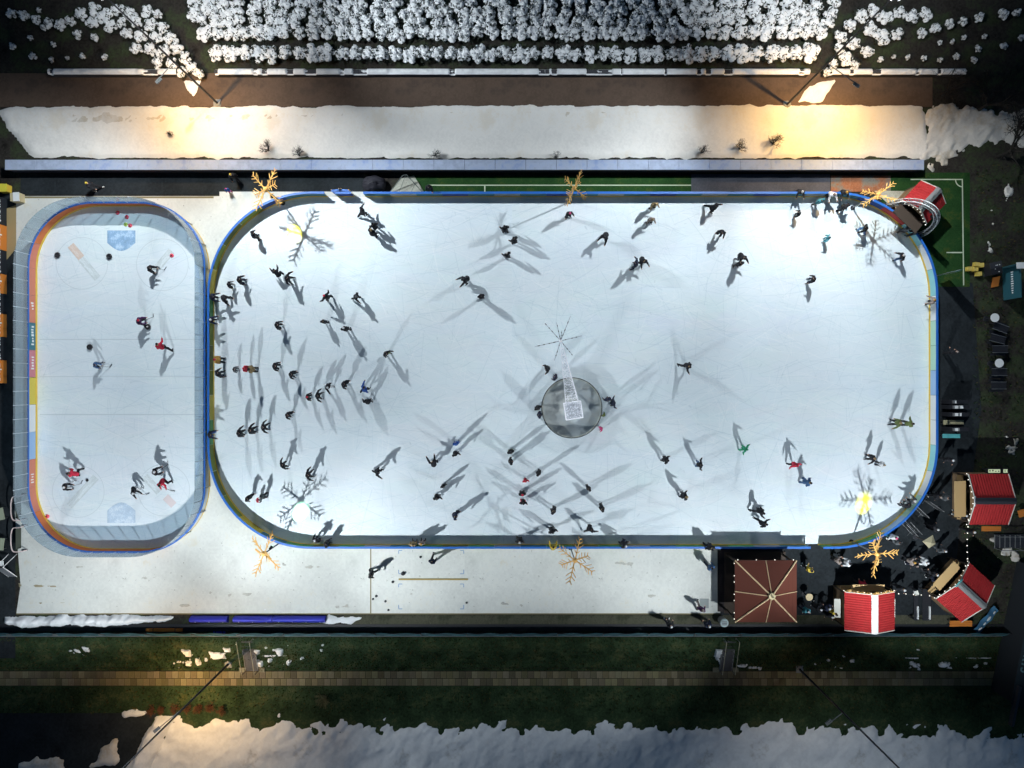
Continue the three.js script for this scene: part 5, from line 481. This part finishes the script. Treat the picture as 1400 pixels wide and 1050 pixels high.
  const shoes = J.leg.map(l => { const g = [surfaceNets(union([capsule(l.heel, l.toe, 0.05, 0.045), capsule(l.ank.clone().add(v3(0, 0.06, 0)), l.heel, 0.056, 0.05)], 0.03), ...box3(l.ank.clone().add(v3(0, -0.02, 0.05)), 0.24), 0.022).toNonIndexed()]; if (!p.shoe) g.push(bar(l.heel.clone().add(v3(0, -0.065, -0.04)), l.toe.clone().add(v3(0, -0.065, 0.06)), 0.008, 0.008, 4)); return merge(g); });
  return { body: bodyG, jacket, trousers, hat, hair, shoes, hands: J.arm.map(a => a.wr.clone().addScaledVector(a.hd, 0.08)) };
}
const POSES = {
  stand: { lean: 0.04, legL: [0.03, 0.03, 0.07], legR: [-0.02, 0.02, 0.07], armL: [0.05, 0.15, 0.16], armR: [0, 0.2, 0.16] },
  glide: { lean: 0.28, legL: [0.42, 0.55, 0.10], legR: [0.25, 0.55, 0.12], armL: [0.25, 0.5, 0.3], armR: [-0.1, 0.5, 0.35] },
  strideL: { lean: 0.38, twist: 0.2, legL: [0.6, 0.75, 0.05], legR: [-0.35, 0.25, 0.3], armL: [-0.5, 0.5, 0.3], armR: [0.7, 0.6, 0.25] },
  strideR: { lean: 0.36, twist: -0.2, legL: [-0.4, 0.2, 0.28], legR: [0.55, 0.7, 0.05], armL: [0.75, 0.5, 0.3], armR: [-0.55, 0.4, 0.35] },
  balance: { lean: 0.16, legL: [0.2, 0.25, 0.18], legR: [0.1, 0.2, 0.2], armL: [0.2, 0.5, 0.85], armR: [0.1, 0.6, 0.7] },
  crouch: { lean: 0.75, legL: [0.95, 1.25, 0.2], legR: [0.75, 1.2, 0.22], armL: [1.0, 0.3, 0.3], armR: [0.8, 0.5, 0.3] },
  hockey: { lean: 0.55, legL: [0.75, 0.95, 0.28], legR: [0.55, 0.9, 0.3], armL: [0.75, 0.5, 0.18, -0.4], armR: [0.45, 0.8, 0.25, -0.6] },
  reach: { lean: 0.15, legL: [0.15, 0.2, 0.12], legR: [0.05, 0.15, 0.12], armL: [0.35, 0.3, 0.75], armR: [0.1, 0.3, 0.2] },
  walk: { shoe: 1, lean: 0.06, legL: [0.35, 0.1, 0.05], legR: [-0.3, 0.2, 0.05], armL: [-0.3, 0.25, 0.14], armR: [0.35, 0.3, 0.14] },
  idle: { shoe: 1, lean: 0.03, legL: [0.03, 0.02, 0.08], legR: [0.0, 0.02, 0.1], armL: [0.3, 1.2, 0.15], armR: [0.1, 0.6, 0.2] },
  leanon: { shoe: 1, lean: 0.4, legL: [0.1, 0.1, 0.08], legR: [-0.15, 0.05, 0.1], armL: [0.9, 0.6, 0.3], armR: [0.8, 0.7, 0.3] },
};
const FIG = {};
const CL = { k: [0.012, 0.013, 0.018], n: [0.012, 0.018, 0.045], g: [0.09, 0.10, 0.11], b: [0.02, 0.08, 0.32], r: [0.50, 0.02, 0.05], p: [0.62, 0.06, 0.20], t: [0.30, 0.22, 0.11], w: [0.62, 0.64, 0.66], y: [0.58, 0.42, 0.05], e: [0.02, 0.28, 0.14], c: [0.06, 0.26, 0.32], o: [0.48, 0.26, 0.05], v: [0.06, 0.02, 0.08], l: [0.12, 0.16, 0.05], m: [0.04, 0.10, 0.22], s: [0.28, 0.23, 0.21] };
const clothMat = {}; const cloth = k => clothMat[k] ??= std(...CL[k], 0.9);
const skinM = std(0.46, 0.27, 0.19, 0.6), hairM = [std(0.02, 0.014, 0.01, 0.7), std(0.10, 0.06, 0.03, 0.7), std(0.3, 0.2, 0.09, 0.7)], bootM = [M.black, M.white, std(0.05, 0.05, 0.06, 0.6)];
let pc = 0;
function person(px, py, deg, pose, top, leg, hat, label, sc = 1, ground = 0.013) {
  const f = FIG[pose] ??= figure(POSES[pose]); const i = pc++; const t = thing('person', label, 'person', [X(px, 1.0), ground, Z(py, 1.0)], deg * Math.PI / 180); t.scale.setScalar(sc * (0.94 + (i * 7 % 10) * 0.012));
  mesh('body', f.body, skinM, t); mesh('jacket', f.jacket, cloth(top), t); mesh('trousers', f.trousers, cloth(leg), t); if (hat) mesh('hat', f.hat, cloth(hat), t); mesh('hair', f.hair, hairM[i % 3], t); for (const s of f.shoes) mesh(POSES[pose].shoe ? 'shoe' : 'skate', s, bootM[i % 3], t); return t;
}
function stick(px, py, deg, label) { // hockey stick held in both hands, blade on the ice in front
  const t = thing('hockey_stick', label, 'hockey stick', [X(px, 0.6), 0.016, Z(py, 0.6)], deg * Math.PI / 180); mesh('shaft', bar(v3(-0.12, 1.02, 0.28), v3(0.28, 0.03, 1.02), 0.018, 0.018, 6), M.black, t); mesh('blade', bx(0.3, 0.07, 0.02, 0.42, 0.035, 1.04, -0.2), M.dark, t); mesh('tape', bar(v3(-0.12, 1.03, 0.28), v3(-0.06, 0.88, 0.39), 0.023), M.white, t); }
const PEOPLE = [
  // hockey players on the small rink
  [203, 366, 70, 'hockey', 'k', 'k', 'k', 'hockey player in black by the upper right face-off circle', 1, 1],
  [189, 440, 100, 'hockey', 'v', 'k', 'r', 'hockey player in dark purple with outstretched stick above the centre', 1, 1],
  [222, 475, 200, 'strideL', 'r', 'k', 'k', 'hockey player in a red jersey striding beside the centre line', 1.05, 1],
  [128, 497, 60, 'hockey', 'm', 'n', 'n', 'small hockey player in dark blue below the tyre ring', 0.85, 1],
  [105, 648, 250, 'hockey', 'r', 'k', 'k', 'hockey player in a red jersey by the lower left circle', 1, 1],
  [88, 664, 80, 'hockey', 'k', 'w', 'w', 'hockey player in black and white at the lower left boards', 1, 1],
  [181, 668, 40, 'crouch', 'k', 'w', 'w', 'crouching hockey player in black and white near the lower crease', 1, 1],
  [211, 646, 110, 'hockey', 'k', 'w', 'w', 'hockey player in black and white marking the red player lower right', 1, 1],
  [222, 657, 10, 'hockey', 'r', 'k', 'k', 'hockey player in a red jersey with stick pointing down lower right', 1, 1],
  // public rink, left end
  [347, 323, 130, 'glide', 'k', 'k', 'k', 'skater in black nearest the rounded top left corner'],
  [312, 389, 90, 'glide', 'k', 'k', 'k', 'short skater in black between two others by the left boards', 0.85],
  [328, 384, 100, 'glide', 'k', 'n', 'k', 'skater in black rightmost of the trio by the left boards'],
  [304, 406, 60, 'crouch', 'k', 'k', 'k', 'skater in black bending right beside the left boards'],
  [380, 376, 210, 'crouch', 'k', 'k', 'k', 'skater in black bent double below the yellow light spot'],
  [394, 381, 80, 'balance', 'k', 'k', 'k', 'skater in black with arms spread below the yellow light spot'],
  [495, 291, 140, 'strideR', 'k', 'k', 'k', 'skater in black just inside the right top opening'],
  [513, 311, 215, 'glide', 'k', 'g', 'k', 'skater in black, upper of the pair near the top opening'],
  [509, 320, 160, 'glide', 'k', 'k', 't', 'skater in black with a brown hat, lower of the pair near the top opening'],
  [448, 407, 235, 'balance', 'k', 'k', 'r', 'skater in black with a red hat in the upper left of the ice'],
  [486, 405, 60, 'strideL', 'k', 'k', 'g', 'skater in black striding right of the one with a red hat'],
  [443, 440, 190, 'stand', 'k', 'k', 'k', 'skater in black upright below the one with a red hat', 0.9],
  [473, 450, 200, 'stand', 'k', 'k', 'w', 'skater in black with a white hat in the left part of the ice'],
  [379, 445, 90, 'glide', 'k', 'k', 'k', 'skater in black alone halfway down the left part of the ice'],
  [528, 483, 45, 'reach', 'k', 'l', 'k', 'skater in black with a dark green hem left of centre ice'],
  [299, 512, 120, 'glide', 'k', 'n', 'k', 'skater in navy holding the left boards below the tan jacket'],
  [319, 505, 90, 'glide', 'g', 'g', 'k', 'small skater in grey by the left boards', 0.72],
  [336, 504, 80, 'stand', 'r', 'k', 'r', 'skater in a dark red jacket walking beside a tan one', 0.9],
  [346, 505, 270, 'stand', 't', 'k', 'k', 'skater in a tan jacket next to the dark red one'],
  [376, 501, 90, 'glide', 'k', 'k', 'k', 'skater in black right of the tan and dark red pair'],
  [398, 512, 85, 'glide', 'k', 'k', 'k', 'skater in black in the middle of the left crowd'],
  [393, 567, 80, 'glide', 'k', 'k', 'k', 'skater in black above the row of three'],
  [420, 543, 100, 'glide', 'k', 'k', 'r', 'small skater in black with a reddish hat in the left crowd', 0.85],
  [435, 541, 90, 'balance', 'k', 'k', 'k', 'skater in black with arms spread in the left crowd'],
  [448, 527, 40, 'strideL', 'k', 'w', 'w', 'skater in black and white in the left crowd'],
  [470, 525, 80, 'glide', 'k', 'k', 'k', 'skater in black at the right of the left crowd'],
  [498, 533, 150, 'strideR', 'b', 'k', 'k', 'skater in a bright blue jacket right of the left crowd'],
  [503, 550, 200, 'glide', 'k', 'k', 'k', 'skater in black just below the bright blue jacket'],
  [329, 592, 95, 'reach', 'k', 'k', 'k', 'skater in black, left of the row of three hand in hand'],
  [344, 588, 95, 'reach', 'k', 'k', 'k', 'skater in black, middle of the row of three hand in hand'],
  [361, 584, 95, 'balance', 'k', 'k', 'g', 'skater in black with a grey hat, right of the row of three'],
  [387, 636, 120, 'balance', 'k', 'k', 'k', 'skater in black with one arm curved out below the row of three'],
  [422, 649, 100, 'balance', 'k', 'k', 'k', 'skater in black with wide arms above the green light spot'],
  [515, 644, 60, 'strideL', 'k', 'k', 'k', 'skater in black kicking a leg back in the lower left ice'],
  [340, 680, 60, 'reach', 'k', 'k', 'k', 'skater in black holding a red child by the hand'],
  [350, 684, 90, 'glide', 'r', 'k', 'r', 'small child in red held by two skaters at the lower left', 0.62],
  [360, 679, 270, 'reach', 'g', 'k', 'w', 'skater in grey with a white hat beside the red child', 0.9],
  [432, 739, 150, 'glide', 'k', 'k', 'w', 'skater in black with a white hat in the shade of the bottom boards, left'],
  [447, 743, 100, 'stand', 'k', 'n', 'k', 'skater in black against the bottom boards beside the white hat', 0.9],
  // middle
  [691, 315, 200, 'glide', 'k', 'k', 'k', 'skater in black, uppermost of the pair in the snowflake shadow'],
  [704, 330, 220, 'glide', 'k', 'k', 'k', 'skater in black, lower of the pair in the snowflake shadow'],
  [694, 350, 210, 'glide', 'k', 'g', 'w', 'skater in black with white hat below the snowflake shadow'],
  [639, 380, 300, 'crouch', 'k', 'k', 'k', 'crouching skater in black upper left of the comet star'],
  [658, 406, 200, 'stand', 'k', 'k', 'k', 'upright skater in black between the crouching one and the star'],
  [777, 292, 30, 'glide', 'k', 'k', 'p', 'skater in black with a pink hat right under the edge-on snowflake'],
  [829, 320, 330, 'crouch', 'k', 'k', 'k', 'skater in black leaning forward right of the pink hat'],
  [749, 503, 300, 'glide', 'k', 'k', 'k', 'skater in black between the comet star and the ring'],
  [759, 516, 250, 'stand', 'n', 'n', 'n', 'skater in navy touching the upper left rim of the ring'],
  [735, 557, 30, 'stand', 'k', 'k', 'k', 'skater in black, upper of two at the left rim of the ring'],
  [737, 567, 90, 'stand', 'n', 'k', 'k', 'skater in navy, lower of two at the left rim of the ring'],
  [830, 546, 200, 'stand', 'n', 'n', 'n', 'skater in navy, left of the pair at the right rim of the ring'],
  [837, 551, 100, 'balance', 'n', 'k', 'n', 'skater in navy with one arm swung out right of the ring'],
  [827, 568, 240, 'glide', 'l', 'g', 'l', 'tiny child in dark green at the right rim of the ring', 0.55],
  [823, 586, 300, 'glide', 'p', 'k', 'p', 'small child in bright pink below right of the ring', 0.62],
  [624, 606, 200, 'stand', 'b', 'b', 'b', 'skater in a bright blue coat in the lower middle'],
  [622, 619, 30, 'glide', 'k', 'k', 'k', 'skater in black just below the bright blue coat', 0.85],
  [593, 636, 200, 'crouch', 'k', 'k', 'w', 'skater in black with a white hat left of the bright blue coat'],
  [698, 617, 20, 'stand', 'k', 'l', 'k', 'skater in black, upper of two below left of the ring'],
  [698, 630, 100, 'stand', 'k', 'k', 'k', 'skater in black, lower of two below left of the ring'],
  [718, 656, 20, 'glide', 'r', 'w', 'r', 'child in red and white in the lower middle', 0.7],
  [736, 646, 60, 'stand', 'k', 'k', 'k', 'skater in black right of the child in red and white'],
  [804, 667, 120, 'stand', 'k', 'k', 'k', 'skater in black, upper of the slanting pair below right of the ring'],
  [822, 694, 100, 'stand', 'k', 'k', 'k', 'skater in black, lower of the slanting pair below right of the ring'],
  [606, 664, 30, 'stand', 'k', 'g', 'k', 'small skater in black and grey, upper of two in the lower middle left', 0.85],
  [597, 678, 20, 'glide', 'k', 'g', 'g', 'skater in black with a grey hat, lower of two in the lower middle left'],
  [621, 704, 80, 'glide', 'n', 'k', 'k', 'skater in navy near the bottom boards left of the shadow star'],
  [714, 674, 10, 'stand', 'k', 'k', 'r', 'skater in black with a red hat above the bottom snowflake shadow'],
  [715, 685, 10, 'glide', 'k', 'r', 'k', 'skater in black with dark red trousers below the red hat', 0.9],
  [756, 697, 60, 'stand', 'k', 'k', 'k', 'skater in black right of the red hat above the bottom boards'],
  [754, 723, 30, 'glide', 'k', 'g', 'k', 'skater in black and grey nearest the middle of the bottom boards'],
  [805, 723, 100, 'strideL', 'k', 'k', 'k', 'skater in black in a long stride near the bottom boards'],
  [710, 737, 10, 'glide', 'k', 'k', 'w', 'skater in black with a pale hat in the shade of the bottom boards, middle'],
  [851, 742, 60, 'glide', 'k', 'n', 'w', 'skater in black with a white hat in the shade of the bottom boards, right'],
  // right part
  [893, 280, 30, 'glide', 't', 'k', 't', 'skater in a tan jacket close to the top boards'],
  [889, 300, 20, 'glide', 's', 'k', 't', 'skater in beige below the tan jacket near the top boards'],
  [973, 284, 80, 'strideR', 'k', 'k', 'k', 'skater in black at the top boards right of the tan jacket'],
  [986, 317, 340, 'glide', 'k', 'k', 'k', 'skater in black below the one at the top boards, bending'],
  [878, 353, 20, 'crouch', 'k', 'k', 'k', 'skater in black, upper of the close pair right of the middle'],
  [869, 362, 250, 'balance', 'n', 'k', 'n', 'skater in navy, lower of the close pair right of the middle'],
  [1013, 348, 20, 'crouch', 'k', 'g', 'k', 'skater in black, upper of the two in line in the upper right'],
  [1010, 361, 10, 'stand', 'k', 'k', 'k', 'skater in black, lower of the two in line in the upper right'],
  [1112, 382, 270, 'glide', 'k', 'n', 'k', 'skater in black alone in the upper right of the ice'],
  [1093, 292, 270, 'glide', 'k', 'g', 'g', 'small skater in black and grey near the upper right boards', 0.8],
  [1119, 276, 20, 'stand', 'c', 'g', 'c', 'skater in a teal jacket by the upper right boards'],
  [1153, 282, 60, 'glide', 'k', 'k', 'k', 'skater in black beside the boards left of the cyan light spot'],
  [1133, 325, 260, 'reach', 'c', 'c', 'w', 'child in pale teal left of the cyan light spot', 0.75],
  [1183, 313, 270, 'strideR', 'k', 'm', 'k', 'skater in black with blue trousers right of the cyan light spot'],
  [1234, 351, 270, 'strideL', 'k', 'm', 'w', 'skater in black with a white cap and blue trousers by the right corner'],
  [1238, 315, 220, 'glide', 'g', 'k', 'g', 'skater in grey at the boards below the truss arch'],
  [938, 499, 40, 'strideL', 'k', 'k', 'k', 'skater in black alone right of the ring'],
  [908, 628, 80, 'glide', 'k', 'k', 'k', 'skater in black right below the ring, farthest left of the lower right group'],
  [955, 635, 90, 'balance', 'k', 'm', 'k', 'skater in dark blue with an arm raised in the lower right'],
  [933, 678, 100, 'glide', 'k', 'k', 't', 'skater in black with a brown hat in the lower right'],
  [1017, 613, 60, 'balance', 'e', 'e', 'e', 'skater in a bright green jacket in the lower right', 0.9],
  [1085, 634, 20, 'balance', 'r', 'k', 'r', 'skater in a crimson jacket in the lower right'],
  [1100, 658, 80, 'glide', 'm', 'm', 'k', 'skater in dark teal blue below the crimson jacket'],
  [1037, 698, 60, 'strideL', 'k', 'k', 'k', 'skater in black, upper of the two near the bottom boards on the right'],
  [1041, 715, 90, 'strideR', 'k', 'k', 'k', 'skater in black, lower of the two near the bottom boards on the right'],
  [969, 745, 20, 'glide', 'k', 'k', 'k', 'skater in black in the shade of the bottom boards left of the gazebo'],
  [1226, 578, 260, 'reach', 'l', 'k', 't', 'skater in olive, left of the pair by the right boards'],
  [1240, 579, 100, 'reach', 'l', 'k', 'k', 'skater in olive, right of the pair by the right boards'],
  [1192, 626, 270, 'reach', 'k', 'k', 't', 'skater in black with a brown hat above the yellow light bar'],
  [1205, 635, 90, 'stand', 'w', 'k', 't', 'child in a white jacket above the yellow light bar', 0.8],
];
for (const [x, y, d, p, a, b, h, l, s, st] of PEOPLE) { person(x, y, d, p, a, b, h, l, s || 1); if (st && p !== 'strideL') stick(x, y, d, 'hockey stick held by the ' + l.replace(/^(small |crouching )?hockey /, '')); }
const OUT = [
  [290, 407, 90, 'leanon', 'n', 'k', 'k', 'spectator in navy leaning over the left boards, upper'], [288, 438, 90, 'leanon', 'n', 'k', 'w', 'spectator in navy with a white hat leaning over the left boards'],
  [299, 492, 90, 'stand', 'o', 'k', 'r', 'skater in an orange tan jacket holding on to the left boards'], [287, 594, 90, 'leanon', 'n', 'b', 'k', 'spectator in navy at the left boards beside the row of three'],
  [565, 743, 180, 'stand', 't', 'k', 't', 'skater in a brown jacket at the bottom boards, left of two'], [577, 742, 180, 'stand', 's', 'k', 'o', 'skater in beige at the bottom boards, right of two', 0.85],
  [508, 784, 60, 'walk', 'k', 'k', 'k', 'walker in black on the brown joint of the concrete'], [591, 767, 160, 'walk', 'n', 'k', 'k', 'walker in black on the concrete below the bottom boards'],
  [756, 750, 180, 'leanon', 'y', 'k', 'k', 'spectator in a yellow jacket leaning on the bottom boards'], [971, 775, 210, 'walk', 'm', 'n', 'k', 'walker in dark blue left of the gazebo'],
  [958, 832, 150, 'walk', 'v', 's', 's', 'walker in dark purple beside the grey access cover'], [1093, 261, 0, 'leanon', 'k', 'k', 'w', 'spectator in black leaning on the top boards at the right'],
  [1135, 265, 10, 'leanon', 'w', 'k', 's', 'spectator in a pale fur coat at the top boards'], [1152, 262, 10, 'leanon', 'k', 'k', 'o', 'spectator in black beside the pale fur coat'],
  [1241, 692, 220, 'leanon', 'k', 'k', 'k', 'spectator in black leaning over the lower right corner boards, left'], [1247, 686, 230, 'leanon', 'g', 'k', 'w', 'spectator in grey with a white hat leaning over the lower right corner boards'],
  [1251, 318, 230, 'leanon', 'k', 'k', 'k', 'spectator in black at the foot of the truss arch'],
  [1296, 628, 0, 'idle', 'k', 'k', 'w', 'person in black with a white hat behind the lower right boards'], [1280, 678, 40, 'idle', 'k', 'k', 's', 'person in black with a beige hat, left of two in the yard'], [1290, 680, 220, 'idle', 'g', 'k', 'k', 'person in grey, right of two in the yard'],
  [1275, 722, 120, 'idle', 'k', 'k', 'w', 'person in black with a white hat in the middle of the yard'], [1287, 752, 200, 'walk', 'g', 'g', 'w', 'person in pale grey walking towards the diagonal hut'],
  [1243, 766, 80, 'idle', 's', 'k', 'o', 'person in a beige jacket in the group below the dark yard snowflake'], [1262, 767, 260, 'idle', 'w', 'k', 'w', 'person in a white jacket in the group near the diagonal hut'], [1249, 772, 30, 'idle', 'k', 'n', 's', 'person in black in the group near the diagonal hut', 0.9], [1274, 783, 200, 'idle', 'k', 'k', 'w', 'person in black with a pale hat in front of the diagonal hut'],
  [1219, 733, 10, 'idle', 'w', 'c', 'p', 'person in white with a pink hat behind the corner boards'], [1225, 741, 200, 'idle', 'g', 'k', 'k', 'person in grey behind the corner boards near the snowflake'],
  [1144, 766, 100, 'idle', 's', 'k', 's', 'person in a long pale coat right of the gazebo'], [1157, 768, 270, 'idle', 'w', 'k', 'k', 'person in white and black beside the long pale coat'], [1105, 778, 150, 'idle', 'y', 'k', 'k', 'person in a yellow jacket right of the gazebo'],
  [1139, 837, 330, 'idle', 'y', 'y', 'k', 'person in a long yellow coat left of the red hut'], [1128, 828, 60, 'idle', 'n', 'k', 'w', 'person in navy in the huddle left of the red hut'], [1117, 830, 90, 'idle', 'k', 'k', 'w', 'person in black with a pale hat in the huddle left of the red hut'], [1133, 840, 0, 'idle', 'k', 'k', 'w', 'person in black, lowest of the huddle left of the red hut'],
  [1101, 833, 20, 'idle', 'c', 'n', 'w', 'person in dull teal between gazebo and huddle', 0.9], [1313, 703, 90, 'idle', 'k', 'g', 'w', 'person in black with a white scarf at the counter of the footbridge hut'], [1325, 725, 0, 'idle', 'k', 'k', 'w', 'person in black under the bulb string by the footbridge hut'], [1178, 798, 180, 'idle', 'r', 'k', 'r', 'customer in dark red in front of the red hut'],
  [915, 853, 180, 'idle', 'k', 'k', 'w', 'person in black with a white hat at the edge of the kerb, left'], [967, 853, 200, 'idle', 'n', 'k', 'w', 'person in navy with a white hat at the edge of the kerb, right'], [1302, 482, 180, 'idle', 'k', 'k', 's', 'person in black behind the middle of the right boards'], [1277, 790, 40, 'idle', 'n', 'k', 'w', 'person in navy near the tip of the tan awning', 0.9], [1230, 803, 0, 'idle', 'k', 'k', 'w', 'person in black with a white hat at the right corner of the red hut'],
  [319, 241, 20, 'walk', 'k', 'k', 'y', 'walker in black with a yellow hat on the upper asphalt lane'], [125, 254, 90, 'walk', 'k', 'k', 'y', 'walker in black carrying yellow on the upper asphalt lane, far left'], [309, 258, 20, 'idle', 'b', 'p', 'p', 'small child in blue and pink on the upper asphalt lane', 0.6], [587, 257, 0, 'idle', 'k', 'k', 'k', 'person in black on the turf beside the gravel wedge'],
  [1276, 412, 260, 'leanon', 's', 'k', 'o', 'person in beige behind the upper right boards'],
];
for (const [x, y, d, p, a, b, h, l, s] of OUT) person(x, y, d, p, a, b, h, l, s || 1, 0.003);

renderer.render(scene, camera);
